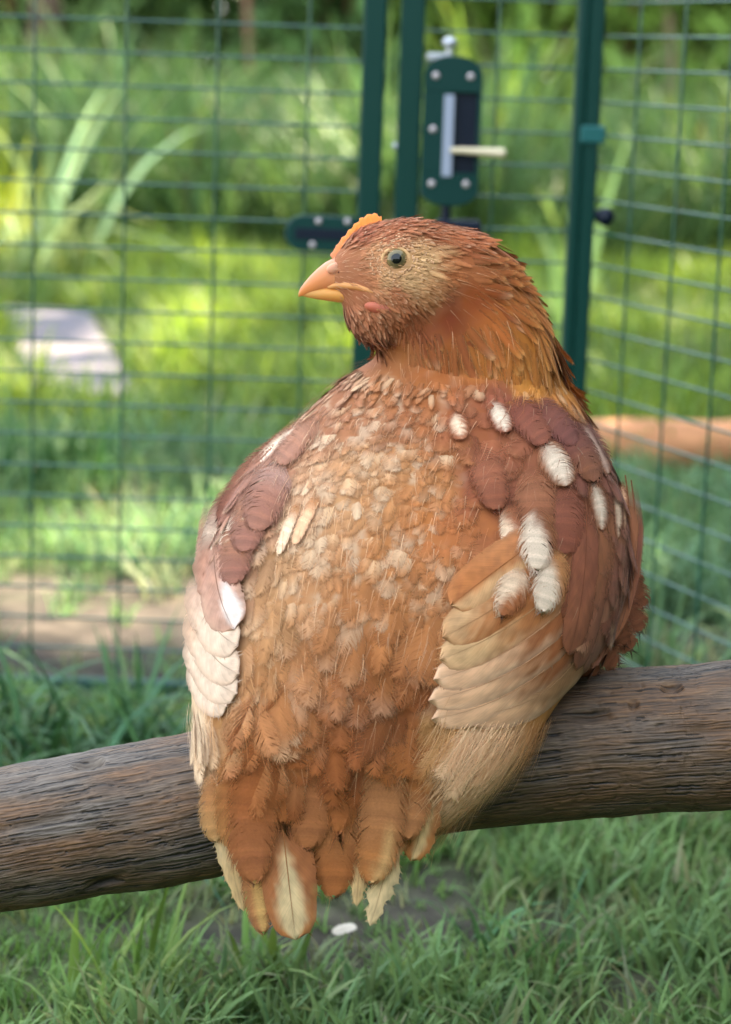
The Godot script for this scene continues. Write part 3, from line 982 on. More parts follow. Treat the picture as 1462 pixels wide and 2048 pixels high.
func hen() -> void:
	prepare_shape()
	prepare_paint()
	var bas := Basis.from_euler(Vector3(deg_to_rad(PITCH), 0, deg_to_rad(ROLL)))
	var foot := Vector3(0, -396, 0) * U
	var o := thing("hen", "young rust brown hen with cream tipped feathers perched on the wooden pole, looking left", "chicken", CAM + bas * (Vector3(0, 0, -DEPTH) + foot))
	o.basis = bas
	var sk := skin(Vector3(-420, -800, -440), Vector3(600, 640, 380), 12.0)
	var pts: PackedVector3Array = sk[0]
	var quads: PackedInt32Array = sk[1]
	var nor := PackedVector3Array()
	var col: Array[Color] = []
	var b := Buf.new()
	for p in pts:
		var n := grad(p)
		nor.push_back(n)
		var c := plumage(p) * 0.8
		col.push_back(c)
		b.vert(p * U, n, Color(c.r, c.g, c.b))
	for k in range(0, quads.size(), 4):
		b.quad(quads[k], quads[k + 1], quads[k + 2], quads[k + 3])
	obj("body", b.mesh(vmat(0.8)), o, -foot)
	# --- plumage
	var fm := vmat(0.7, 0.12, 0.12)
	fm.albedo_texture = barb_texture()
	fm.transparency = BaseMaterial3D.TRANSPARENCY_ALPHA
	var small := vmat(0.75, 0.25, 0.12)
	small.transparency = BaseMaterial3D.TRANSPARENCY_ALPHA
	var B := {"head_feathers": Buf.new(), "neck_hackle": Buf.new(), "back_plumage": Buf.new(), "wing_coverts": Buf.new(), "rump_plumage": Buf.new(), "flank_fluff": Buf.new(), "down": Buf.new()}
	var eye := pt(793, 522, 30)
	rng.seed = 77
	var mot := noise(31, 0.012, 2)
	for k in range(0, quads.size(), 4):
		var q := [quads[k], quads[k + 1], quads[k + 2], quads[k + 3]]
		var cen := (pts[q[0]] + pts[q[2]]) * 0.5
		var area := 0.5 * (pts[q[2]] - pts[q[0]]).cross(pts[q[3]] - pts[q[1]]).length()
		var px := cen.x + 731.0
		var py := 1024.0 - cen.y
		var L := 90.0; var W := 56.0; var cover := 4.6; var lift := 0.13; var rows := 7; var cols := 6; var edge := 0.35; var point := 0.1; var fray := 10; var cut := 0.75
		var soft := 0.85; var lf := 0.2; var pale := 0.3; var strands := 0.0; var sl := 40.0
		var kind := "back_plumage"
		var m := fm
		var left := cen.z > -60.0
		if py < 760 and py < 742 + 0.2 * (px - 760.0):
			kind = "head_feathers"
			L = 25; W = 5; cover = 7.0; lift = 0.2; lf = 0.6; soft = 0.3; rows = 4; cols = 2; edge = 0.5; fray = 0; point = 0.6; pale = 0.2; strands = 0.012; sl = 17
			if px < 676: cover = 0.0
			if px < 712 and py > 500 and py < 606: cover = 0.0
			if px < 735 and py > 562 and py < 604: cover = 0.0
			var de := Vector2(px - 793, py - 522).length()
			if de < 30 : cover = 0.0
			elif de < 62 and px < 850:
				L = 15; W = 4.5; cover = 3.2; lift = 0.35
			elif px > 845 and py < 560:
				L = 50; W = 10; rows = 4; cover = 5.5; lift = 0.14
			elif py > 610 and px < 850:
				L = 30 + maxf(0.0, (py - 640) * 0.7); W = 7; lift = 0.3; strands = 0.006; sl = 26
			if px > 800 and py < 470: L = 40; W = 8
			if px > 890 and py > 500 or px > 850 and py > 610 or px > 960 or py > 668:
				kind = "neck_hackle"
				L = 92; W = 19; cover = 6.0; lift = 0.08; rows = 6; cols = 4; edge = 0.7; point = 0.75; fray = 4; pale = 0.2; cut = 0.8; strands = 0.0018; sl = 46
				if py > 620: L = 124; W = 24
				if px < 880: L = 74; W = 17
				lf = 0.7 if py > 620 and px < 1040 else 0.35
				if nor[q[0]].z < 0.3: lf = 0.1
		elif py < 830 and px > 700:
			L = 66; W = 36; lift = 0.12; strands = 0.004; sl = 36; edge = 0.2; pale = 0.06; lf = 0.2; fray = 14
			if px > 860: L = 80; W = 40
			if py < 790: L = 60; W = 20; lf = 1.2; point = 0.6; edge = 0.6; soft = 0.5; strands = 0.008
		elif px > 900 + 0.1 * (py - 800) and py < 1240 and py < 1180 + (px - 900) * 0.3:
			kind = "wing_coverts"
			L = 96; W = 58; edge = 0.3; pale = 0.12; lift = 0.09; cover = 4.6; rows = 9; cols = 8; strands = 0.0008; soft = 0.6
		elif px < 560 and py > 850 and py < 1300:
			kind = "wing_coverts"
			L = 90; W = 50; edge = 0.3; lift = 0.1; rows = 9; cols = 8
		elif py < 1180:
			L = 66; W = 32; cover = 7.0; lift = 0.16; lf = 0.13; edge = 0.2; pale = 0.12; fray = 16; strands = 0.006; sl = 34; cut = 0.7; soft = 1.0; point = 0.3
		elif px > 868 and py > 1390:
			kind = "flank_fluff"
			L = 120; W = 50; cover = 7.0; lift = 0.12; edge = 0.3; point = 0.35; fray = 22; pale = 0.1; strands = 0.022; sl = 90; soft = 0.7
		elif px < 452 and py > 1386:
			kind = "flank_fluff"
			L = 120; W = 50; cover = 7.0; lift = 0.1; edge = 0.3; point = 0.3; fray = 18; pale = 0.2; strands = 0.006; sl = 70; soft = 0.7
		elif py < 1420:
			kind = "rump_plumage"
			L = 110; W = 62; cover = 5.0; lift = 0.14; edge = 0.16; pale = 0.08; fray = 16; strands = 0.004; sl = 44; rows = 8; cols = 7; soft = 1.0; cover = 6.0; edge = 0.14
		else:
			kind = "rump_plumage"
			L = 140; W = 64; cover = 5.0; lift = 0.1; edge = 0.12; pale = 0.04; fray = 18; strands = 0.005; sl = 60; rows = 9; cols = 7; soft = 1.0; cover = 6.0
		if kind == "flank_fluff" and px > 1030: L = 76
		if px > 1130 and py > 1120 and cen.z < 60.0:
			kind = "flank_fluff"; L = 110; W = 48; fray = 16; lift = 0.22; point = 0.4; strands = 0.006; sl = 70
		if py > 1520: cover = 0.0
		if px > 890 and px < 1215 and py > 1225 and py < 1415 and cen.z > 0.0: cover = 0.0; strands = 0.0
		if px < 470 and py > 1090 and py < 1385 and cen.z > -40.0: cover = 0.0; strands = 0.0
		var buf: Buf = B[kind]
		var want := area * cover / (L * W)
		while want > 0.0:
			if want < 1.0 and rng.randf() > want:
				break
			want -= 1.0
			var u := rr(0, 1); var v := rr(0, 1)
			var p := pts[q[0]].lerp(pts[q[1]], u).lerp(pts[q[3]].lerp(pts[q[2]], u), v)
			var n: Vector3 = (nor[q[0]] + nor[q[1]] + nor[q[2]] + nor[q[3]]).normalized()
			var d := flow(p, n).rotated(n, rr(-0.17, 0.17) * (2.2 if kind == "back_plumage" or kind == "head_feathers" else 1.3))
			var vary := rr(0.84, 1.16) if kind == "head_feathers" else rr(0.95, 1.05)
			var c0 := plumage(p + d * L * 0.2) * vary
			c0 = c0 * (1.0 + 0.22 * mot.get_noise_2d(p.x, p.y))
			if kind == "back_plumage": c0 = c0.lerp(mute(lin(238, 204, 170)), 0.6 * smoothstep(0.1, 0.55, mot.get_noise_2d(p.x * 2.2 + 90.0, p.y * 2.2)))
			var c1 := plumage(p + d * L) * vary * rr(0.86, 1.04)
			var r := rng.randf()
			if r < pale:
				c1 = c0.lerp(lin(232, 196, 156), rr(0.1, 0.38))
			var ce := c1.lerp(mute(lin(226, 178, 130)), rr(0.1, 0.5))
			if kind == "neck_hackle":
				ce = c0.lerp(lin(222, 166, 100), rr(0.2, 0.9))
				c0 = c0 * 0.86
				c1 = c1 * 0.95
			var sc := rr(0.85, 1.15) if kind == "neck_hackle" else rr(0.7, 1.3)
			vane(buf, p, d, n, L * sc, W * rr(0.7, 1.3), lf * lift * rr(0.6, 1.5), int(clampf(L / (1.5 if L > 40 else 2.4), 7, 84)), c0, c1, ce, cut, edge, 0.1 if kind == "wing_coverts" or kind == "neck_hackle" else 0.22)
		var wantd := area * strands * (0.45 if kind == "back_plumage" or kind == "rump_plumage" else 1.0)
		while wantd > 0.0:
			if wantd < 1.0 and rng.randf() > wantd:
				break
			wantd -= 1.0
			var p: Vector3 = (pts[q[0]] as Vector3).lerp(pts[q[2]], rr(0, 1)) + nor[q[0]] * (rr(4, 12) if L > 40 else rr(1, 4))
			var n: Vector3 = nor[q[0]]
			var d := flow(p, n).rotated(n, rr(-0.2, 0.2))
			d = (d + n * rr(0.0, 0.14)).normalized()
			var c := plumage(p).lerp(lin(240, 206, 164), rr(0.0, 0.5) * rr(0.0, 1.0)) * rr(0.82, 1.18)
			strand(B["down"], p, d, n, sl * rr(0.5, 1.3), rr(0.8, 1.5), rr(0, 0.12), Color(c.r, c.g, c.b))
	for key in B:
		var mm: Material = small
		tag(obj(key, (B[key] as Buf).mesh(mm), o, -foot), "", "", "", "stuff")
	wings(o, -foot, fm)
	tail(o, -foot, fm)
	face(o, -foot)

func P(x: float, y: float, lift := 0.0) -> Vector3:
	# a place on the front of the trunk
	var z := front_z(x - 731.0, 1024.0 - y)
	z = front_z((x - 731.0) * (1 - z * U / DEPTH), (1024.0 - y) * (1 - z * U / DEPTH))
	return pt(x, y, z + lift)

func feather_list(part: Node3D, called: String, list: Array, m: Material) -> void:
	for q in list:
		var opt: Dictionary = q[6]
		if called == "covert" and opt.w > 34:
			opt.w *= 1.2
		if called == "covert":
			opt.shaft = false
			opt.barbed = true
			opt.lift = 3.0 + 0.13 * opt.lift + float(opt.get("over", 0.0))
			opt.fade = 0.7
			opt.fade_from = 0.66
			opt.tip_fade = 4.5
			opt.base_fade = 0.45
			opt.barbs = 90
			opt.fray = 0.08
			opt.point = 0.12
		else:
			opt.lift *= 0.42
			opt.point = 0.0
			opt.tip_lift = 0.6 * float(opt.get("tip_lift", 8.0))
			opt.fade = 0.5
		var f: Buf = quill(P(q[0], q[1]), P(q[2], q[3]), P(q[4], q[5]), opt)
		obj(called, f.mesh(m), part)

func wings(o: Node3D, at: Vector3, m: Material) -> void:
	var rust := lin(176, 108, 66)
	var tan_ := lin(204, 142, 92)
	var cream := lin(255, 204, 164)
	var pale := lin(255, 224, 194)
	var white := lin(248, 226, 204)
	var plum := lin(154, 97, 64)
	var plum2 := lin(158, 104, 74)
	var dark := lin(124, 72, 52)
	# right wing
	var w := Node3D.new()
	w.name = "right_wing"
	w.name = "wing"
	w.position = at
	o.add_child(w, true)
	rng.seed = 5
	feather_list(w, "flight_feather", [
		# the outer quills, edge on along the far side
		[1262, 960, 1290, 1140, 1214, 1290, {"w": 34, "c0": dark, "c1": plum, "lift": 4.0, "tip_lift": 10.0, "fray": 0.02}],
		[1250, 950, 1280, 1130, 1196, 1320, {"w": 36, "c0": plum, "c1": plum2, "lift": 8.0, "tip_lift": 12.0}],
		[1232, 960, 1258, 1140, 1180, 1340, {"w": 38, "c0": plum, "c1": lin(164, 110, 88), "lift": 13.0, "tip_lift": 14.0}],
		[1210, 970, 1236, 1150, 1166, 1348, {"w": 40, "c0": plum, "c1": lin(170, 116, 90), "lift": 18.0, "tip_lift": 16.0}],
		[1190, 980, 1206, 1160, 1150, 1340, {"w": 46, "c0": plum, "c1": lin(156, 100, 76), "lift": 22.0, "tip_lift": 18.0}],
		[1170, 990, 1176, 1160, 1136, 1310, {"w": 56, "c0": lin(148, 88, 64), "c1": lin(158, 98, 70), "lift": 26.0, "tip_lift": 18.0}],
		# the secondaries, lowest first
		[1190, 1250, 1110, 1420, 930, 1428, {"w": 74, "c0": lin(204, 150, 110), "c1": lin(240, 190, 150), "lift": 12.0, "tip_lift": 8.0, "edge": 0.4, "ce": pale}],
		[1172, 1250, 1060, 1400, 862, 1438, {"w": 66, "c0": rust, "c1": cream, "cut": 0.5, "lift": 17.0, "tip_lift": 8.0, "edge": 0.35, "ce": pale, "fray": 0.02}],
		[1168, 1220, 1050, 1360, 856, 1400, {"w": 68, "c0": rust, "c1": cream, "cut": 0.5, "lift": 22.0, "tip_lift": 9.0, "edge": 0.35, "ce": pale, "fray": 0.02}],
		[1160, 1180, 1040, 1315, 866, 1358, {"w": 74, "c0": rust, "c1": cream, "cut": 0.52, "lift": 27.0, "tip_lift": 10.0, "edge": 0.35, "ce": pale, "fray": 0.02}],
		[1150, 1140, 1030, 1265, 878, 1318, {"w": 80, "c0": lin(188, 122, 74), "c1": lin(230, 188, 140), "cut": 0.6, "lift": 32.0, "tip_lift": 10.0, "edge": 0.3, "ce": cream, "fray": 0.03}],
		[1140, 1100, 1020, 1205, 884, 1274, {"w": 86, "c0": lin(190, 120, 70), "c1": lin(222, 178, 132), "cut": 0.72, "lift": 36.0, "tip_lift": 10.0, "edge": 0.3, "ce": tan_, "bias": -0.2}],
		[1100, 1060, 1000, 1130, 900, 1210, {"w": 84, "c0": lin(196, 128, 80), "c1": lin(194, 122, 70), "lift": 40.0, "tip_lift": 8.0, "edge": 0.3, "ce": tan_, "stripe": [0.2, 0.3, lin(222, 174, 126), 0.5]}]], m)
	feather_list(w, "covert", [
		[1075, 1010, 1078, 1070, 1068, 1140, {"w": 60, "over": 16.0, "loose": 0.35, "bias": -0.5, "c0": plum, "c1": white, "cut": 0.3, "lift": 44.0, "tip_lift": 8.0, "fray": 0.12, "edge": 0.2, "ce": tan_, "barbs": 60}],
		[1104, 1090, 1112, 1150, 1080, 1222, {"w": 52, "over": 17.0, "loose": 0.35, "bias": -0.5, "c0": tan_, "c1": white, "cut": 0.35, "lift": 46.0, "tip_lift": 6.0, "fray": 0.12, "barbs": 60}],
		[1040, 1130, 1030, 1180, 1000, 1230, {"w": 52, "over": 13.0, "loose": 0.35, "bias": 0.5, "c0": pale, "c1": rust, "cut": 0.6, "lift": 44.0, "tip_lift": 4.0, "fray": 0.12, "barbs": 60}],
		[1150, 1010, 1168, 1120, 1140, 1250, {"w": 74, "c0": plum, "c1": lin(150, 90, 64), "lift": 40.0, "tip_lift": 8.0}],
		[1190, 1000, 1210, 1110, 1180, 1230, {"w": 62, "c0": plum, "c1": lin(150, 92, 68), "lift": 36.0, "tip_lift": 8.0}],
		[1226, 1000, 1246, 1090, 1226, 1200, {"w": 48, "c0": plum, "c1": lin(154, 98, 76), "lift": 26.0, "tip_lift": 8.0}],
		[1120, 960, 1140, 1030, 1124, 1110, {"w": 78, "c0": lin(150, 88, 66), "c1": lin(146, 84, 62), "lift": 44.0, "tip_lift": 8.0}],
		[1058, 930, 1080, 1000, 1072, 1072, {"w": 74, "c0": lin(172, 110, 78), "c1": lin(152, 94, 64), "lift": 42.0, "tip_lift": 10.0}],
		[1024, 1000, 1030, 1050, 1018, 1096, {"w": 46, "c0": lin(168, 104, 70), "c1": pale, "cut": 0.55, "lift": 42.0, "tip_lift": 8.0, "bias": -0.3, "barbs": 50, "fray": 0.15}],
		[955, 890, 986, 950, 990, 1022, {"w": 62, "c0": lin(166, 100, 70), "c1": lin(148, 86, 60), "lift": 38.0, "tip_lift": 8.0, "fray": 0.08, "barbs": 50}],
		[1180, 960, 1204, 1000, 1202, 1062, {"w": 40, "c0": plum, "c1": plum, "lift": 38.0, "tip_lift": 6.0, "spot": [0.55, 0.48, 0.5, white]}],
		[1222, 950, 1240, 1000, 1234, 1078, {"w": 28, "c0": plum, "c1": plum, "lift": 30.0, "tip_lift": 6.0, "spot": [0.55, 0.45, 0.5, pale]}],
		[1240, 960, 1252, 1000, 1248, 1060, {"w": 20, "c0": plum, "c1": plum, "lift": 22.0, "tip_lift": 6.0, "spot": [0.55, 0.4, 0.5, cream]}],
		[1080, 880, 1118, 920, 1132, 974, {"w": 66, "c0": lin(176, 116, 82), "c1": plum, "lift": 46.0, "tip_lift": 6.0, "spot": [0.55, 0.5, 0.62, white], "fray": 0.12, "barbs": 60}],
		[1110, 836, 1168, 888, 1190, 966, {"w": 66, "c0": lin(138, 82, 68), "c1": lin(150, 94, 66), "lift": 46.0, "tip_lift": 6.0}],
		[1150, 836, 1200, 890, 1216, 950, {"w": 46, "c0": lin(146, 92, 78), "c1": plum, "lift": 38.0, "tip_lift": 6.0, "stripe": [0.1, 0.25, lin(206, 168, 150)]}],
		[1060, 800, 1110, 830, 1150, 890, {"w": 60, "c0": lin(140, 82, 66), "c1": lin(134, 80, 70), "lift": 44.0, "tip_lift": 6.0}],
		[1010, 796, 1060, 830, 1090, 890, {"w": 64, "c0": lin(146, 82, 62), "c1": lin(150, 88, 66), "lift": 42.0, "tip_lift": 6.0}],
		[980, 800, 1002, 830, 1012, 866, {"w": 42, "c0": lin(160, 94, 66), "c1": lin(158, 92, 66), "lift": 40.0, "tip_lift": 6.0, "spot": [0.5, 0.5, 0.6, white], "barbs": 40}],
		[906, 820, 916, 848, 922, 880, {"w": 40, "c0": lin(168, 102, 68), "c1": lin(168, 102, 68), "lift": 32.0, "tip_lift": 6.0, "spot": [0.5, 0.4, 0.5, pale], "barbs": 40}]], m)
	# loose breast feathers showing past the right wing
	rng.seed = 8
	for q in [[1190, 1120, 1262, 1170, 1288, 1214, -60, 62], [1190, 1160, 1262, 1220, 1280, 1264, -30, 66], [1170, 1190, 1240, 1270, 1262, 1300, 0, 66], [1140, 1230, 1200, 1310, 1236, 1328, 20, 66], [1120, 1270, 1160, 1330, 1196, 1346, 40, 60], [1200, 1180, 1232, 1250, 1250, 1290, 10, 50], [1180, 1100, 1264, 1130, 1276, 1180, -90, 50]]:
		var f: Buf = quill(pt(q[0], q[1], q[6]), pt(q[2], q[3], q[6] + 10.0), pt(q[4], q[5], q[6]), {"w": q[7], "hug": false, "barbed": true, "shaft": false, "loose": 0.35, "c0": lin(120, 66, 48), "c1": lin(156, 98, 70), "cut": 0.5, "ce": lin(176, 120, 90), "edge": 0.3})
		obj("breast_feather", f.mesh(m), o, at)
	# left wing
	w = Node3D.new()
	w.name = "wing_001"
	w.position = at
	o.add_child(w, true)
	var lw := lin(228, 204, 184)
	var lw2 := lin(220, 186, 160)
	feather_list(w, "flight_feather", [
		[402, 1300, 390, 1390, 456, 1412, {"w": 64, "c0": lw, "c1": lw, "edge": 0.5, "ce": lw2, "lift": 12.0, "tip_lift": 18.0, "fray": 0.03}],
		[398, 1250, 392, 1350, 476, 1386, {"w": 76, "c0": lw, "c1": lw, "edge": 0.5, "ce": lw2, "lift": 16.0, "tip_lift": 20.0, "fray": 0.03}],
		[400, 1200, 396, 1310, 480, 1346, {"w": 82, "c0": lw2, "c1": lw, "cut": 0.4, "edge": 0.5, "ce": lw2, "lift": 20.0, "tip_lift": 22.0, "fray": 0.03}],
		[410, 1140, 400, 1250, 478, 1290, {"w": 88, "c0": lin(214, 180, 160), "c1": lw, "cut": 0.4, "edge": 0.5, "ce": lw2, "lift": 24.0, "tip_lift": 24.0, "fray": 0.06}],
		[430, 1060, 424, 1180, 470, 1258, {"w": 92, "c0": lin(186, 138, 118), "c1": lin(192, 150, 132), "lift": 28.0, "tip_lift": 22.0, "edge": 0.4, "ce": lin(214, 176, 152), "stripe": [0.4, 0.42, lin(236, 222, 218), 0.35]}]], m)
	feather_list(w, "covert", [
		[416, 1000, 398, 1130, 404, 1270, {"w": 30, "c0": lin(196, 150, 130), "c1": lw, "cut": 0.4, "lift": 16.0, "tip_lift": 6.0}],
		[470, 960, 420, 1040, 410, 1160, {"w": 36, "c0": lin(150, 100, 84), "c1": lw, "cut": 0.45, "lift": 24.0, "tip_lift": 6.0}],
		[476, 1020, 460, 1090, 466, 1170, {"w": 78, "c0": plum2, "c1": lin(144, 92, 74), "lift": 34.0, "tip_lift": 16.0, "edge": 0.25, "ce": lin(176, 126, 108)}],
		[520, 960, 490, 1030, 488, 1106, {"w": 74, "c0": plum2, "c1": lin(148, 96, 78), "lift": 36.0, "tip_lift": 14.0, "edge": 0.25, "ce": lin(176, 126, 108)}],
		[566, 920, 530, 980, 508, 1062, {"w": 82, "c0": lin(190, 150, 136), "c1": lin(152, 100, 80), "cut": 0.3, "lift": 38.0, "tip_lift": 14.0, "edge": 0.25, "ce": lin(182, 132, 112)}],
		[560, 880, 480, 950, 440, 1050, {"w": 44, "c0": lin(164, 112, 90), "c1": lin(150, 98, 80), "lift": 28.0, "tip_lift": 8.0}],
		[600, 850, 500, 930, 436, 1040, {"w": 40, "c0": lin(164, 112, 86), "c1": lin(146, 94, 74), "lift": 22.0, "tip_lift": 8.0}],
		[610, 840, 540, 890, 486, 960, {"w": 34, "c0": lin(164, 110, 84), "c1": lin(160, 108, 86), "lift": 28.0, "tip_lift": 8.0, "spot": [0.5, 0.42, 0.55, white]}],
		[500, 980, 464, 1030, 440, 1096, {"w": 34, "c0": lin(176, 124, 100), "c1": lw, "cut": 0.4, "lift": 30.0, "tip_lift": 8.0}],
		[640, 830, 590, 870, 556, 930, {"w": 56, "c0": lin(168, 114, 84), "c1": lin(166, 114, 90), "lift": 30.0, "tip_lift": 8.0}],
		[600, 1000, 576, 1050, 556, 1110, {"w": 22, "c0": tan_, "c1": pale, "cut": 0.3, "lift": 30.0, "tip_lift": 6.0, "barbs": 50, "fray": 0.2}],
		[640, 985, 610, 1030, 588, 1090, {"w": 26, "c0": tan_, "c1": cream, "cut": 0.3, "lift": 28.0, "tip_lift": 6.0, "barbs": 50, "fray": 0.2}]], m)

func tail(o: Node3D, at: Vector3, m: Material) -> void:
	var w := Node3D.new()
	w.name = "tail"
	w.position = at
	o.add_child(w, true)
	rng.seed = 9
	var rust := lin(196, 134, 88)
	var rust2 := lin(184, 118, 76)
	var tan_ := lin(198, 130, 76)
	var cream := lin(234, 200, 148)
	var pale := lin(240, 214, 168)
	var list := [
		[450, 1560, 446, 1700, 488, 1822, 262, 46, {"c0": pale, "c1": cream, "fray": 0.2, "barbs": 60, "point": 0.6}],
		[512, 1640, 500, 1760, 528, 1868, 268, 58, {"barbed": true, "shaft": false, "loose": 0.1, "c0": rust, "c1": rust, "stripe": [0.25, 0.34, lin(232, 186, 118), 0.1]}],
		[556, 1560, 574, 1740, 592, 1880, 276, 104, {"c0": rust2, "c1": tan_, "cut": 0.85, "stripe": [0.36, 0.55, pale], "fray": 0.03}],
		[690, 1500, 664, 1670, 668, 1796, 272, 104, {"barbed": true, "shaft": false, "loose": 0.1, "c0": rust, "c1": lin(190, 118, 68), "point": 0.2, "fade": 0.7, "fade_from": 0.5}],
		[740, 1600, 716, 1720, 714, 1812, 266, 40, {"c0": tan_, "c1": cream, "cut": 0.6, "fray": 0.25, "barbs": 70, "point": 0.5}],
		[800, 1600, 776, 1740, 740, 1852, 262, 50, {"c0": tan_, "c1": pale, "cut": 0.4, "fray": 0.25, "barbs": 80, "point": 0.5}],
		[846, 1480, 862, 1620, 822, 1722, 272, 64, {"c0": rust, "c1": tan_, "stripe": [0.2, 0.3, cream, 0.2], "fray": 0.12, "barbs": 60}],
		[446, 1530, 412, 1610, 434, 1684, 286, 60, {"barbed": true, "shaft": false, "loose": 0.1, "c0": lin(206, 144, 92), "c1": lin(222, 168, 112), "edge": 0.5, "ce": cream}],
		[490, 1470, 440, 1600, 474, 1706, 292, 66, {"barbed": true, "shaft": false, "loose": 0.1, "c0": lin(190, 122, 72), "c1": lin(206, 142, 86), "edge": 0.5, "ce": lin(222, 164, 104)}],
		[560, 1440, 480, 1610, 510, 1768, 300, 108, {"barbed": true, "shaft": false, "loose": 0.1, "c0": lin(182, 108, 60), "c1": lin(182, 114, 72), "edge": 0.35, "ce": tan_}],
		[770, 1470, 778, 1640, 738, 1768, 290, 98, {"barbed": true, "shaft": false, "loose": 0.1, "c0": rust, "c1": tan_, "cut": 0.7, "stripe": [0.55, 0.4, lin(226, 178, 120), 0.4]}],
		[640, 1440, 622, 1570, 616, 1700, 300, 104, {"barbed": true, "shaft": false, "loose": 0.15, "c0": rust2, "c1": lin(186, 120, 76), "edge": 0.3, "ce": lin(190, 120, 66)}],
		[810, 1440, 832, 1560, 812, 1680, 300, 90, {"barbed": true, "shaft": false, "loose": 0.15, "c0": lin(192, 120, 66), "c1": rust, "edge": 0.3, "ce": tan_}],
		[540, 1440, 496, 1550, 500, 1680, 302, 84, {"barbed": true, "shaft": false, "loose": 0.15, "c0": lin(196, 128, 80), "c1": lin(186, 114, 64), "edge": 0.4, "ce": tan_, "barbs": 50}]]
	rng.seed = 15
	for q in [[540, 1370, 500, 1480, 508, 1620], [830, 1350, 850, 1450, 826, 1600], [600, 1360, 566, 1490, 566, 1650], [770, 1360, 790, 1480, 762, 1640], [690, 1360, 690, 1490, 676, 1670], [640, 1350, 616, 1460, 616, 1610], [720, 1350, 736, 1460, 716, 1600]]:
		var c := plumage(pt(q[4], q[5], 300)) * rr(0.96, 1.04)
		var zz: float = 307.0 + (1700.0 - q[5]) * 0.06
		list.push_back([q[0], q[1], q[2], q[3], q[4], q[5], zz, rr(96, 120), {"c0": c, "c1": c.lerp(tan_, rr(0.0, 0.4)), "edge": 0.15, "ce": tan_, "fade": 1.0, "fade_from": 0.3, "tip_fade": 2.2, "base_fade": 0.7, "fray": 0.1, "barbs": 160, "barb_len": 1.3, "point": 0.45, "shaft": false, "barbed": true, "loose": 0.4, "shy": true}])
	for q in list:
		var opt: Dictionary = q[8]
		opt.w = q[7]
		opt.hug = false
		opt.camber = 0.04
		if not opt.has("shy"): opt.base_fade = 0.5
		var f: Buf = quill(pt(q[0], q[1], P(q[0], q[1]).z + (-6.0 if opt.has("shy") else 3.0)), pt(q[2], q[3], maxf(q[6] + 14.0, P(q[2], q[3]).z + 6.0) if not opt.has("shy") else minf(q[6] + 14.0, P(q[2], q[3]).z + 8.0)), pt(q[4], q[5], q[6] - 6.0), opt)
		obj("tail_feather", f.mesh(m), w)

# stations: x on the sheet, top, bottom, half thickness
func beak_loft(b: Buf, st: Array, zc: float, col: Array, power := 2.0) -> void:
	var prev: Array[int] = []
	var sides := 18
	for k in st.size():
		var q: Array = st[k]
		var ring: Array[int] = []
		var mid: float = (q[1] + q[2]) * 0.5
		var hh: float = (q[2] - q[1]) * 0.5
		for s in sides + 1:
			var a := TAU * s / sides
			var ca := cos(a); var sa := sin(a)
			var e := 2.0 / power
			var p := pt(q[0], mid - hh * signf(sa) * pow(absf(sa), e), zc + float(q[3]) * signf(ca) * pow(absf(ca), e))
			var n := Vector3(0, sa / maxf(hh, 1.0), ca / maxf(q[3], 1.0)).normalized()
			n = (n + Vector3(-0.35, 0, 0)).normalized()
			var c: Color = (col[0] as Color).lerp(col[1], smoothstep(0.0, 1.0, float(k) / (st.size() - 1)))
			c = c.lerp(col[2], clampf(sa, 0, 1) * 0.6) * rr(0.97, 1.03)
			ring.push_back(b.vert(p * U, n, Color(c.r, c.g, c.b), Vector2(float(s) / sides, float(k) / st.size())))
		if k > 0:
			for s in sides:
				b.quad(prev[s], prev[s + 1], ring[s + 1], ring[s])
		prev = ring

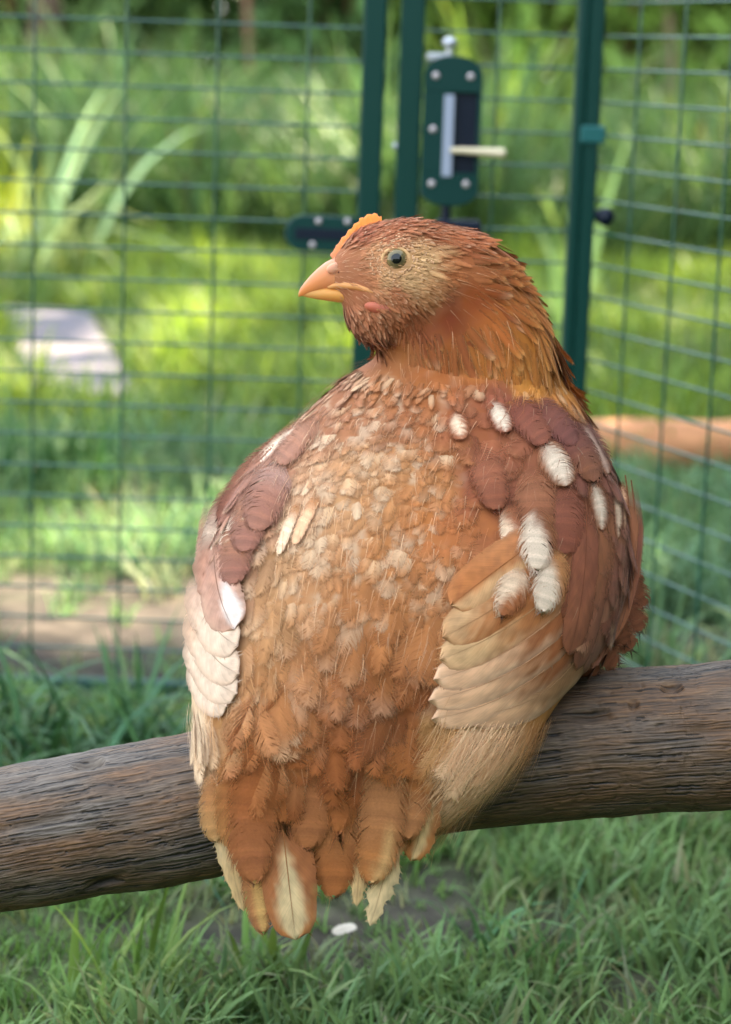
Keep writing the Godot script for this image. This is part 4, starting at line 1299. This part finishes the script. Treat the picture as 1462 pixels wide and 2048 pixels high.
func face(o: Node3D, at: Vector3) -> void:
	rng.seed = 41
	var zc := -40.0
	var horn := vmat(0.38)
	horn.subsurf_scatter_enabled = true
	horn.subsurf_scatter_strength = 0.15
	var b := Buf.new()
	var pinkish := lin(214, 148, 108)
	var yel := lin(214, 140, 66)
	beak_loft(b, [[597, 586, 594, 2], [601, 576, 593, 6], [609, 565, 591, 10], [621, 551, 588, 14], [635, 537, 584, 19], [650, 525, 581, 23], [666, 516, 579, 27], [684, 504, 578, 31], [704, 496, 579, 35], [726, 494, 582, 38]], zc, [lin(204, 126, 66), lin(202, 128, 88), lin(208, 142, 116)], 2.3)
	# nostril: a raised lid with a dark slit under it
	for s in [1.0, -1.0]:
		b.ellipsoid(pt(671, 537, zc + s * 24.0) * U, Vector3(19, 12, 8) * U, 10, 14, lin(214, 146, 112), Basis.from_euler(Vector3(0, s * 0.3, 0.25)))
	var up := obj("beak", b.mesh(horn), o, at)
	b = Buf.new()
	for s in [1.0, -1.0]:
		b.ellipsoid(pt(681, 543, zc + s * 33.0) * U, Vector3(7, 2.6, 2.0) * U, 6, 10, lin(96, 50, 38), Basis.from_euler(Vector3(0, s * 0.3, 0.45)))
	obj("nostril", b.mesh(vmat(0.8)), up)
	b = Buf.new()
	beak_loft(b, [[604, 580, 592, 4], [616, 578, 595, 8], [636, 574, 599, 14], [656, 572, 602, 19], [676, 572, 605, 24], [698, 572, 607, 29], [722, 574, 608, 33]], zc, [lin(210, 150, 86), yel, yel], 2.2)
	obj("lower_beak", b.mesh(horn), up)
	b = Buf.new()
	for s in [1.0, -1.0]:
		var pts := []
		var rad := []
		for q in [[656, 575, 16, 2.5], [666, 573, 20, 5.5], [678, 571, 24, 7], [694, 572, 29, 7.5], [714, 575, 35, 7], [734, 581, 42, 5.5], [754, 589, 49, 2]]:
			var gp := pt(q[0], q[1], zc + s * float(q[2]))
			if q[0] > 690:
				gp.z = zc + s * 110.0
				for it in 110:
					if field(gp) < -2.0: break
					gp.z -= s
				gp.z = zc + s * maxf(absf(gp.z - zc), float(q[2]))
			pts.push_back(gp * U)
			rad.push_back(float(q[3]) * U)
		b.tube(pts, rad, 12, lin(208, 138, 82))
	obj("gape", b.mesh(horn), up)
	# comb: a low saw-toothed ridge
	b = Buf.new()
	var comb := [[664, 516, 660, 510], [676, 504, 669, 496], [686, 494, 677, 483], [697, 486, 688, 470], [706, 478, 699, 458], [717, 470, 708, 448], [727, 462, 718, 438], [738, 455, 728, 431], [748, 450, 740, 426], [757, 447, 752, 426], [764, 446, 762, 433]]
	var prev: Array[int] = []
	var nst := 44
	for k in nst + 1:
		var f := float(k) / nst * (comb.size() - 1)
		var i0 := mini(int(f), comb.size() - 2)
		var fr := f - i0
		var ib := Vector2(lerpf(comb[i0][0], comb[i0 + 1][0], fr), lerpf(comb[i0][1], comb[i0 + 1][1], fr))
		var ot := Vector2(lerpf(comb[i0][2], comb[i0 + 1][2], fr), lerpf(comb[i0][3], comb[i0 + 1][3], fr))
		var saw := absf(fposmod(f * 0.8, 1.0) - 0.5) * 2.0
		ot += (ot - ib).normalized() * (saw * 4.5 - 4.0) * (0.35 + 0.65 * smoothstep(0, 4, f)) + Vector2(rr(-1, 1), rr(-1, 1))
		ib += (ib - ot).normalized() * 16.0
		var ring: Array[int] = []
		for s in 13:
			var a := PI * s / 12.0
			var w := pow(sin(a), 0.7)
			var p2 := ib.lerp(ot, w)
			var th := cos(a) * (11.0 - 3.0 * w) + rr(-0.7, 0.7)
			var n := Vector3((ot - ib).x, -(ot - ib).y, 0).normalized() * w + Vector3(0, 0, cos(a))
			var c := lin(216, 118, 44).lerp(lin(196, 108, 66), clampf(1.0 - f / 4.0, 0, 1)) * rr(0.9, 1.1)
			ring.push_back(b.vert(pt(p2.x, p2.y, zc + th) * U, n.normalized(), Color(c.r, c.g, c.b)))
		if k > 0:
			for s in 12:
				b.quad(prev[s], prev[s + 1], ring[s + 1], ring[s])
		prev = ring
	var cm := vmat(0.55, 0.25)
	cm.subsurf_scatter_enabled = true
	cm.subsurf_scatter_strength = 0.2
	obj("comb", b.mesh(cm), o, at)
	# wattles and eyes, one on either side
	var glossy := vmat(0.06)
	glossy.metallic_specular = 0.42
	for s in [1.0, -1.0]:
		b = Buf.new()
		b.ellipsoid(pt(764, 617, zc + s * 54.0) * U, Vector3(36, 13, 13) * U, 12, 18, lin(184, 98, 74), Basis.from_euler(Vector3(0, s * 0.12, -0.16)))
		for k in b.c.size():
			b.c[k] = b.c[k] * rr(0.93, 1.07)
		obj("wattle", b.mesh(cm), o, at)
		var out := Vector3(-0.10, 0.03, s).normalized()
		var c := pt(793, 522, 0)
		c.z = zc + s * 90.0
		for it in 40:
			if field(c) < 0.0: break
			c.z -= s
		c -= out * 15.0
		b = Buf.new()
		var r := 25.0
		var prv: Array[int] = []
		var right := Vector3.UP.cross(out).normalized()
		var upv := out.cross(right).normalized()
		for a in 27:
			var th := 1.75 * a / 26.0
			var ring: Array[int] = []
			for q in 33:
				var ph := TAU * q / 32.0
				var d := (right * cos(ph) + upv * sin(ph)) * sin(th) + out * cos(th)
				var rad := sin(th) * r
				var col := Color(0.004, 0.004, 0.004)
				if rad > 10.5 or th > 1.4: col = lin(118, 100, 64).lerp(lin(84, 76, 54), rr(0, 1)).lerp(lin(140, 116, 70), smoothstep(14, 19, rad) * 0.5)
				if rad > 21.0 or th > 1.2: col = lin(30, 22, 16)
				ring.push_back(b.vert((c + d * r) * U, d, col))
			if a > 0:
				for q in 32:
					b.quad(prv[q], prv[q + 1], ring[q + 1], ring[q])
			prv = ring
		var e := obj("eye", b.mesh(glossy), o, at)
		b = Buf.new()
		var tp := []
		var tr := []
		for q in 33:
			var ph := TAU * q / 32.0
			var open := 1.0 if sin(ph) < 0 else 0.96
			tp.push_back((c + (right * cos(ph) * 27.0 + upv * sin(ph) * 23.5 * open) + out * 11.0 + right * (-2.0 if s > 0 else 2.0)) * U)
			tr.push_back((3.8 + 0.6 * sin(ph * 3.0)) * U)
		b.tube(tp, tr, 10, lin(206, 158, 108), false)
		# beaded bare skin round the eye
		for q in 260:
			var ph := rr(0, TAU)
			var ra := 31.0 + 36.0 * pow(rr(0, 1), 1.5) * (1.25 if cos(ph) * s > 0.0 else 0.8)
			var p2 := c + right * cos(ph) * ra + upv * sin(ph) * ra * 0.86
			p2 += out * 45.0
			for it in 45:
				if field(p2) < 1.0: break
				p2 -= out * 1.5
			var sz := rr(1.3, 2.8)
			b.ellipsoid(p2 * U, Vector3(sz * 1.5, sz * 0.9, 2.2) * U, 4, 6, lin(208, 160, 120) * rr(0.75, 1.15), Basis(out, ph + 1.57 + rr(-0.4, 0.4)))
		obj("eyelid", b.mesh(vmat(0.6)), e)

# ---------------------------------------------------------------- perch and small things
func perch() -> void:
	var path := [[-0.2654, 0.1362, -1.0354, 0.033], [-0.1951, 0.1502, -1.0381, 0.033], [-0.167, 0.156, -1.0393, 0.0333], [-0.0802, 0.1741, -1.0428, 0.0349], [0.0052, 0.1935, -1.0465, 0.0347],
		[0.0909, 0.2078, -1.0493, 0.034], [0.1379, 0.2126, -1.0503, 0.0345], [0.176, 0.2165, -1.051, 0.0349], [0.2791, 0.2272, -1.0531, 0.0354], [0.40, 0.238, -1.056, 0.0355]]
	var base := Vector3(0.0, 0.19, -1.0465)
	var b := Buf.new()
	var big := noise(61, 22.0, 3)
	var fine := noise(62, 60.0, 4)
	var along := 420
	var around := 96
	var rows := []
	for k in along + 1:
		var f := float(k) / along * (path.size() - 1)
		var j := mini(int(f), path.size() - 2)
		var t := f - j
		var a: Array = path[maxi(j - 1, 0)]; var p: Array = path[j]; var q: Array = path[j + 1]; var d: Array = path[mini(j + 2, path.size() - 1)]
		var c := Vector3(cubic_interpolate(p[0], q[0], a[0], d[0], t), cubic_interpolate(p[1], q[1], a[1], d[1], t), cubic_interpolate(p[2], q[2], a[2], d[2], t))
		rows.push_back([c, lerpf(p[3], q[3], t)])
	# dents and old knots: x, angle round the pole, half length, half height, depth
	var gouges := [[0.108, -0.9, 0.012, 0.0022, 0.0035], [-0.118, -0.35, 0.008, 0.0028, 0.004], [-0.12, -2.2, 0.010, 0.0022, 0.003], [0.147, -0.5, 0.006, 0.002, 0.003], [0.128, -0.75, 0.003, 0.002, 0.002], [0.16, -1.2, 0.02, 0.0012, 0.002], [-0.05, -1.5, 0.025, 0.0012, 0.0018], [-0.15, -1.1, 0.03, 0.0013, 0.002]]
	var grid: Array[Vector3] = []
	var s := 0.0
	for k in along + 1:
		if k > 0: s += (rows[k][0] - rows[k - 1][0]).length()
		var tang: Vector3 = (rows[mini(k + 1, along)][0] - rows[maxi(k - 1, 0)][0]).normalized()
		var e2 := tang.cross(Vector3.UP).normalized()
		var e1 := e2.cross(tang).normalized()
		for m in around + 1:
			var w := TAU * m / around
			var dir := e1 * cos(w) + e2 * sin(w)
			var u3 := Vector3(s * 0.09, cos(w) * 0.034, sin(w) * 0.034)
			var g := fine.get_noise_3d(s * 3.2, u3.y * 9.0, u3.z * 9.0)
			var crack := smoothstep(0.28, 0.5, absf(fine.get_noise_3d(s * 2.2 + 9.0, u3.y * 14.0, u3.z * 14.0)))
			var dent := 0.0
			for q in gouges:
				var da: float = wrapf(w + q[1], -PI, PI) * 0.034 / (q[3] * 1.4)
				var ds: float = (rows[k][0].x - q[0]) / q[2]
				var rr2: float = da * da + ds * ds
				if rr2 < 1.0: dent = maxf(dent, (1.0 - rr2) * q[4] * 1.5)
			var h := -dent + 0.0016 * big.get_noise_3d(s * 0.8, u3.y, u3.z) + 0.0003 * g - 0.0007 * crack
			grid.push_back(rows[k][0] + dir * (rows[k][1] + h))
	var ids: Array[int] = []
	s = 0.0
	for k in along + 1:
		if k > 0: s += (rows[k][0] - rows[k - 1][0]).length()
		for m in around + 1:
			var at := k * (around + 1) + m
			var a := grid[mini(k + 1, along) * (around + 1) + m] - grid[maxi(k - 1, 0) * (around + 1) + m]
			var c := grid[k * (around + 1) + (m + 1) % around] - grid[k * (around + 1) + (m + around - 1) % around]
			var n := a.cross(c).normalized()
			if n.dot(grid[at] - rows[k][0]) < 0: n = -n
			ids.push_back(b.vert(grid[at] - base, n, Color(1, 1, 1), Vector2(s * 2.0, float(m) / around)))
	for k in along:
		for m in around:
			var a := k * (around + 1) + m
			b.quad(ids[a], ids[a + 1], ids[a + around + 2], ids[a + around + 1])
	for k in [0, along]:
		var ce := b.vert(rows[k][0] - base, Vector3(-1 if k == 0 else 1, 0, 0))
		for m in around:
			b.tri(ce, b.vert(grid[k * (around + 1) + m] - base, Vector3(-1 if k == 0 else 1, 0, 0)), b.vert(grid[k * (around + 1) + m + 1] - base, Vector3(-1 if k == 0 else 1, 0, 0)))
	# weathered wood: long fibres, dark checks, grey and brown bands
	var tw := 1400
	var th := 448
	var by := PackedByteArray()
	by.resize(tw * th * 3)
	var hb := PackedByteArray()
	hb.resize(tw * th)
	var n1 := noise(71, 1.0, 4)
	var n2 := noise(72, 1.0, 3)
	var n3 := noise(73, 1.0, 3)
	var darkc := Color(0.15, 0.105, 0.075)
	var brown := Color(0.47, 0.33, 0.21)
	var grey := Color(0.44, 0.385, 0.335)
	for y in th:
		var w := TAU * y / th
		var cy := cos(w); var cz := sin(w)
		for x in tw:
			var sx := float(x) / tw
			var warp := 0.18 * n3.get_noise_3d(sx * 7.0, cy * 1.2, cz * 1.2)
			var f1 := n1.get_noise_3d(sx * 8.0, (cy + warp * 0.2) * 22.0, (cz + warp * 0.2) * 22.0)
			var f2 := n2.get_noise_3d(sx * 24.0 + 7.0, (cy + warp * 0.2) * 60.0, (cz + warp * 0.2) * 60.0)
			var pat := n3.get_noise_3d(sx * 5.0 + 3.0, cy * 1.3 + 5.0, cz * 1.3)
			var c := brown.lerp(grey, clampf(0.32 + 1.5 * pat + 0.30 * cy, 0, 1))
			var k := clampf(0.55 + 0.9 * f1 * (0.5 + 0.9 * absf(pat)) + 0.7 * f2, 0.0, 1.0)
			c = darkc.lerp(c, 0.25 + 0.75 * k)
			var chk := smoothstep(0.36, 0.5, -f1 + 0.4 * f2 + 0.35 * pat)
			c = c.lerp(Color(0.10, 0.075, 0.06), chk * 0.85)
			var at := y * tw + x
			by[at * 3] = int(clampf(c.r, 0, 1) * 255); by[at * 3 + 1] = int(clampf(c.g, 0, 1) * 255); by[at * 3 + 2] = int(clampf(c.b, 0, 1) * 255)
			hb[at] = int(clampf(0.55 + 0.35 * f1 + 0.3 * f2 - 0.5 * chk, 0, 1) * 255)
	var m := StandardMaterial3D.new()
	m.albedo_texture = ImageTexture.create_from_image(Image.create_from_data(tw, th, false, Image.FORMAT_RGB8, by))
	var hi := Image.create_from_data(tw, th, false, Image.FORMAT_L8, hb)
	m.heightmap_enabled = true
	m.heightmap_texture = ImageTexture.create_from_image(hi)
	m.heightmap_scale = 0.16
	m.roughness = 0.72
	var o := obj("perch_pole", b.mesh(m, false), self, base)
	tag(o, "weathered grey brown wooden pole with cracked grain, carrying the hen", "perch")

func small_things() -> void:
	# paving slab in the lawn behind the left panel
	var b := Buf.new()
	var q := [Vector2(-0.738, -4.644), Vector2(-0.564, -4.589), Vector2(-0.352, -3.46), Vector2(-0.522, -3.46)]
	var base := Vector3(-0.55, 0.0, -4.1)
	var c := lin(128, 120, 124)
	var top := []
	var bot := []
	for p in q:
		top.push_back(Vector3(p.x, 0.018, p.y) - base)
		bot.push_back(Vector3(p.x, -0.02, p.y) - base)
	b.fquad(top[0], top[1], top[2], top[3], Vector3.UP, c)
	for k in 4:
		var d: Vector3 = ((top[k] + top[(k + 1) % 4]) * 0.5)
		b.fquad(top[k], top[(k + 1) % 4], bot[(k + 1) % 4], bot[k], Vector3(d.x, 0, d.z).normalized(), c)
	var sm := vmat(0.85)
	var nt := NoiseTexture2D.new()
	nt.width = 256; nt.height = 256; nt.seamless = true; nt.noise = noise(8, 0.03, 4)
	var ramp := Gradient.new()
	ramp.set_color(0, Color(0.72, 0.72, 0.72)); ramp.set_color(1, Color(1, 1, 1))
	nt.color_ramp = ramp
	sm.albedo_texture = nt
	sm.uv1_triplanar = true
	sm.uv1_scale = Vector3(4, 4, 4)
	tag(obj("paving_slab", b.mesh(sm), self, base), "long pale grey slab lying in the lawn behind the left wire panel", "paving slab")
	# barked branch lying on the lawn on the right
	b = Buf.new()
	var pts := []
	var rad := []
	for k in 25:
		var t := k / 24.0
		var x := lerpf(-0.085, 0.95, t)
		pts.push_back(Vector3(x - 0.36, 0.03 + 0.010 * sin(t * 9.0) + 0.05 * maxf(0.0, t - 0.45), 0.03 * sin(t * 5.0)))
		rad.push_back((0.013 + 0.021 * smoothstep(0.2, 0.45, t) + 0.002 * sin(t * 31.0)) * (1.0 if k > 0 and k < 24 else 0.5))
	b.tube(pts, rad, 14, lin(214, 148, 104))
	for k in b.c.size():
		b.c[k] = b.c[k] * (0.85 + 0.3 * sin(b.v[k].x * 40.0 + b.v[k].y * 300.0) * 0.5 + rr(-0.06, 0.06))
	tag(obj("fallen_branch", b.mesh(vmat(0.75)), self, Vector3(0.36, 0.004, -3.12)), "bare orange brown branch lying on the lawn behind the gate", "branch")
	# fallen feather under the tail
	rng.seed = 3
	var f := quill(Vector3(-30, -10, 0), Vector3(0, 0, 6), Vector3(32, 12, 0), {"w": 30, "hug": false, "c0": lin(206, 200, 190), "c1": lin(222, 216, 206), "fray": 0.15})
	var fo := obj("fallen_feather", f.mesh(vmat(0.7)), self, Vector3(-0.004, 0.022, -1.285))
	fo.rotation = Vector3(-1.2, 0.1, 0.05)
	tag(fo, "small white feather lying in the grass below the hen's tail", "feather")
	# soil clods

func _ready() -> void:
	# camera, sky, sun, exposure
	var cam := Camera3D.new()
	cam.name = "camera"
	cam.position = CAM
	cam.rotation_degrees = Vector3(PITCH, 0, ROLL)
	var ca := CameraAttributesPhysical.new()
	ca.frustum_focal_length = 12.0 / tan(deg_to_rad(FOV * 0.5))
	ca.frustum_focus_distance = 1.055
	ca.frustum_near = 0.02
	ca.frustum_far = 500.0
	ca.exposure_aperture = 6.2
	cam.attributes = ca
	add_child(cam)
	cam.fov = FOV
	cam.near = 0.02
	cam.far = 500.0
	var we := WorldEnvironment.new()
	we.name = "environment"
	var env := Environment.new()
	env.background_mode = Environment.BG_SKY
	env.tonemap_mode = Environment.TONE_MAPPER_LINEAR
	env.tonemap_exposure = 7.2
	env.sdfgi_enabled = true
	env.ssao_enabled = true
	env.ssil_enabled = true
	var sky := Sky.new()
	var ps := ProceduralSkyMaterial.new()
	ps.sky_top_color = Color(0.66, 0.72, 0.79)
	ps.sky_horizon_color = Color(0.88, 0.87, 0.84)
	ps.sky_curve = 0.16
	ps.ground_bottom_color = Color(0.2, 0.22, 0.16)
	ps.ground_horizon_color = Color(0.6, 0.64, 0.6)
	ps.sun_angle_max = 1.0
	sky.sky_material = ps
	env.sky = sky
	we.environment = env
	add_child(we)
	var sun := DirectionalLight3D.new()
	sun.name = "sun"
	sun.light_energy = 1.6
	sun.light_color = Color(1.0, 0.94, 0.82)
	sun.light_angular_distance = 0.5
	sun.shadow_enabled = true
	var S := Vector3(0.45, 0.80, -0.62).normalized()    # towards the sun
	sun.basis = Basis.looking_at(-S, Vector3.UP)
	add_child(sun)

	# the lie of the land
	bare = [[-0.26, -2.10, 0.42, 0.22, 0.95], [0.0, -1.34, 0.12, 0.07, 0.8], [0.29, -2.06, 0.10, 0.09, 1.0], [-0.04, -1.30, 0.10, 0.05, 0.6], [0.12, -1.22, 0.05, 0.04, 0.5], [-0.25, -2.62, 0.16, 0.06, 0.6], [0.05, -4.3, 0.3, 0.1, 0.6], [0.45, -5.2, 0.25, 0.15, 0.7], [0.06, -1.42, 0.04, 0.04, 0.7], [0.15, -1.36, 0.05, 0.03, 0.7], [-0.16, -1.32, 0.05, 0.03, 0.7], [0.17, -1.27, 0.03, 0.03, 0.6], [0.55, -3.03, 0.5, 0.07, 0.9], [-0.42, -3.45, 0.16, 0.08, 0.7]]
	ground()
	var gm := vmat(0.5, 0.9)
	var short := []
	var long := []
	var tall := []
	for k in 4:
		short.push_back(tuft(100 + k, 11, 0.045, 0.0032, 0.014, 0.9).mesh(gm))
		long.push_back(tuft(200 + k, 13, 0.085, 0.0046, 0.022, 0.8).mesh(gm))
		tall.push_back(tuft(300 + k, 12, 0.32, 0.011, 0.05, 0.7).mesh(gm))
	var green := Color(0.105, 0.18, 0.05)
	var blue := Color(0.10, 0.165, 0.075)
	var lime := Color(0.26, 0.35, 0.035)
	var dry := Color(0.30, 0.27, 0.15)
	scatter("grass", "short grass of the run floor under and behind the perch", short, -0.75, -1.83, 0.0150, 0.85, Color(0.16, 0.28, 0.06), Color(0.19, 0.29, 0.10), dry, 0.14, 0.9, 1, 0.45)
	scatter("grass", "grass between the wire panels and the lawn", long, -1.89, -3.0, 0.030, 0.8, green * 1.5, blue * 1.6, dry, 0.06, 0.85, 2, 1.3)
	scatter("grass", "sunlit grass of the lawn around the slab and branch", long, -3.0, -6.2, 0.042, 1.15, green, lime, dry, 0.05, 0.85, 3, 1.5)
	scatter("grass", "tall grass at the back of the lawn", tall, -6.0, -10.0, 0.08, 1.35, green * 0.8, green * 1.3, dry, 0.08, 0.5, 4, 1.6)

	# trees that shade the run, and the green back of the garden
	var bark := mat(lin(92, 72, 58), 0.9)
	var stem := mat(lin(134, 92, 70), 0.9)
	var lm := vmat(0.5, 0.6)
	var leaf := leaf_mesh(0.17, 0.10, lm)
	var leaf_s := leaf_mesh(0.12, 0.05, lm)
	tree("shade_tree", "leafy tree outside the right side of the run, shading it", Vector3(3.6, 0, -3.4), 4.2, 0.13, Vector3(2.6, 5.2, -4.3), Vector3(2.2, 1.4, 1.55), 4600, leaf, bark, Color(0.06, 0.13, 0.03), 501)
	tree("shade_tree", "second leafy tree beyond the lawn, throwing broken shade", Vector3(4.4, 0, -9.5), 4.6, 0.15, Vector3(3.4, 5.6, -9.2), Vector3(2.8, 1.2, 2.4), 2500, leaf, bark, Color(0.06, 0.13, 0.03), 502, "", 0.14)
	tree("shade_tree", "third leafy tree at the back right, shading the far grass", Vector3(4.6, 0, -13.5), 4.8, 0.15, Vector3(3.2, 5.8, -12.6), Vector3(2.6, 1.2, 1.6), 2000, leaf, bark, Color(0.06, 0.13, 0.03), 503, "", 0.1)
	shrub("dense green shrub behind the left wire panel, leftmost of the row", Vector3(-1.9, 0, -10.4), Vector3(1.2, 2.3, 0.8), 5200, leaf_s, Color(0.10, 0.17, 0.045), 601, stem)
	shrub("dense green shrub behind the square gate post", Vector3(-0.3, 0, -10.8), Vector3(1.1, 2.4, 0.8), 5200, leaf_s, Color(0.085, 0.16, 0.045), 602, stem)
	shrub("brighter green shrub behind the gate lever", Vector3(0.95, 0, -10.3), Vector3(1.0, 2.2, 0.8), 5200, leaf_s, Color(0.16, 0.26, 0.045), 603, stem)
	shrub("dark shrub with brown stems at the far right of the row", Vector3(2.4, 0, -10.6), Vector3(1.1, 2.4, 0.8), 5200, leaf_s, Color(0.10, 0.16, 0.05), 604, stem)
	rng.seed = 640
	var hd := thing("hedge", "tall dense hedge closing the garden behind the shrubs", "hedge", Vector3(0, 0, -13.0))
	for k in 16:
		var hb := Buf.new()
		var x := -6.4 + 0.85 * k + rr(-0.2, 0.2)
		hb.tube([Vector3(x, -0.05, 0), Vector3(x + 0.1, 1.2, 0.1), Vector3(x + rr(-0.2, 0.2), 2.8, 0)], [0.05, 0.04, 0.015], 6)
		obj("stem", hb.mesh(stem, false), hd)
	var ht := []
	var hcol := []
	for k in 44000:
		var p := Vector3(rr(-7, 7), 3.2 * rr(0.0, 1.0), rr(-0.7, 0.7))
		ht.push_back(Transform3D(Basis.from_euler(Vector3(rr(-1.2, 0.4), rr(0, TAU), rr(-0.7, 0.7))).scaled(Vector3.ONE * rr(1.0, 1.9)), p))
		var c := Color(0.045, 0.095, 0.028) * rr(0.5, 1.6)
		hcol.push_back(Color(c.r, c.g, c.b))
	tag(copies("foliage", leaf_s, ht, hcol, hd), "", "", "", "stuff")
	for w in [["clipped green hedge along the right side of the garden", Vector3(1.95, 0, -1.0), Vector3(0.45, 3.0, 4.5), 15000], ["clipped green hedge behind the place the run is seen from", Vector3(0.2, 0, 2.6), Vector3(3.4, 1.5, 0.5), 8000]]:
		var sd := thing("hedge", w[0], "hedge", w[1])
		var st := []
		var sc := []
		var ext: Vector3 = w[2]
		for k in 9:
			var sb := Buf.new()
			var p := Vector3(rr(-1, 1) * ext.x, 0, rr(-1, 1) * ext.z)
			sb.tube([p - Vector3(0, 0.05, 0), p + Vector3(rr(-0.2, 0.2), ext.y * 0.8, rr(-0.2, 0.2))], [0.04, 0.012], 6)
			obj("stem", sb.mesh(stem, false), sd)
		for k in int(w[3]):
			st.push_back(Transform3D(Basis.from_euler(Vector3(rr(-1.2, 0.4), rr(0, TAU), rr(-0.7, 0.7))).scaled(Vector3.ONE * rr(1.0, 1.9)), Vector3(rr(-1, 1) * ext.x, rr(0, 1) * ext.y, rr(-1, 1) * ext.z)))
			var c := Color(0.055, 0.11, 0.03) * rr(0.5, 1.6)
			sc.push_back(Color(c.r, c.g, c.b))
		tag(copies("foliage", leaf_s, st, sc, sd), "", "", "", "stuff")
	# slim bare trunks in front of the shrubs
	rng.seed = 71
	var tl := ["thick dark trunk at the left edge, behind the arching grass", "slim reddish stem behind the third upright wire", "pale brown stem at the far right behind the side fence"]
	var tx := [[-1.42, -9.6, 0.07, lin(84, 66, 58)], [-0.60, -9.9, 0.016, lin(130, 96, 78)], [1.20, -9.8, 0.03, lin(150, 122, 104)]]
	for k in tx.size():
		var b := Buf.new()
		var pp := []
		var pr := []
		for j in 9:
			var t := j / 8.0
			pp.push_back(Vector3(0.05 * sin(t * 5.0 + k), -0.05 + 2.6 * t, 0.04 * cos(t * 4.0 + k)))
			pr.push_back(tx[k][2] * (1.1 - 0.6 * t))
		b.tube(pp, pr, 10, tx[k][3])
		tag(obj("trunk", b.mesh(vmat(0.9)), self, Vector3(tx[k][0], 0, tx[k][1])), tl[k], "trunk", "bare stems at the back")

	run_fence()

	# clumps one can tell apart
	var cm := vmat(0.42, 0.7)
	plant("grass_clump", "dark long-bladed grass clump at the foot of the left panel, behind the pole", "grass clump", Vector3(-0.225, 0, -1.64), 150, 0.12, 0.006, 0.075, 1.5, Color(0.05, 0.12, 0.045), 801, cm)
	plant("grass_clump", "dark grass clump left of the hen at the pole's upper edge", "grass clump", Vector3(-0.135, 0, -1.62), 90, 0.10, 0.0055, 0.045, 1.5, Color(0.06, 0.14, 0.05), 811, cm)
	plant("grass_clump", "dark grass clump under the pole left of the tail", "grass clump", Vector3(-0.085, 0, -1.44), 70, 0.06, 0.0045, 0.03, 1.4, Color(0.04, 0.095, 0.045), 821, cm)
	plant("weed", "yellow green broad-bladed weed in the lower left corner", "weed", Vector3(-0.128, 0, -1.215), 22, 0.085, 0.0058, 0.03, 0.7, Color(0.15, 0.23, 0.04), 831, cm)
	plant("weed", "low yellow green weed left of the fallen feather", "weed", Vector3(-0.045, 0, -1.25), 16, 0.06, 0.0058, 0.025, 1.1, Color(0.15, 0.23, 0.05), 841, cm)
	plant("grass_clump", "grass clump in the lower right under the pole", "grass clump", Vector3(0.10, 0, -1.30), 50, 0.055, 0.004, 0.035, 1.3, Color(0.08, 0.17, 0.055), 851, cm)
	plant("grass_clump", "dark grass tuft on the lawn behind the second upright wire", "grass clump", Vector3(-0.37, 0, -2.75), 80, 0.14, 0.006, 0.07, 1.0, Color(0.045, 0.11, 0.03), 861, cm)
	plant("tall_grass", "tall pale arching grass at the upper left behind the mesh", "grass clump", Vector3(-0.74, 0, -5.2), 30, 0.56, 0.024, 0.10, 1.3, Color(0.40, 0.50, 0.20), 871, cm)
	plant("tall_grass", "bright yellow green leaves at the upper left edge", "grass clump", Vector3(-0.86, 0, -5.3), 12, 0.44, 0.022, 0.04, 0.4, Color(0.42, 0.44, 0.04), 881, cm)
	plant("tall_grass", "bright tall grass behind the top of the gate", "grass clump", Vector3(0.40, 0, -7.4), 44, 0.86, 0.024, 0.12, 0.7, Color(0.20, 0.30, 0.05), 891, cm)
	plant("tall_grass", "yellow leaved stalk at the upper right edge", "grass clump", Vector3(0.98, 0, -7.0), 8, 0.72, 0.03, 0.05, 0.6, Color(0.30, 0.28, 0.04), 901, cm)
	plant("tall_grass", "broad pale blade leaning right beside the corner post", "grass clump", Vector3(0.36, 0, -4.2), 5, 0.34, 0.022, 0.03, 0.9, Color(0.24, 0.34, 0.09), 911, cm)

	perch()
	small_things()
	hen()
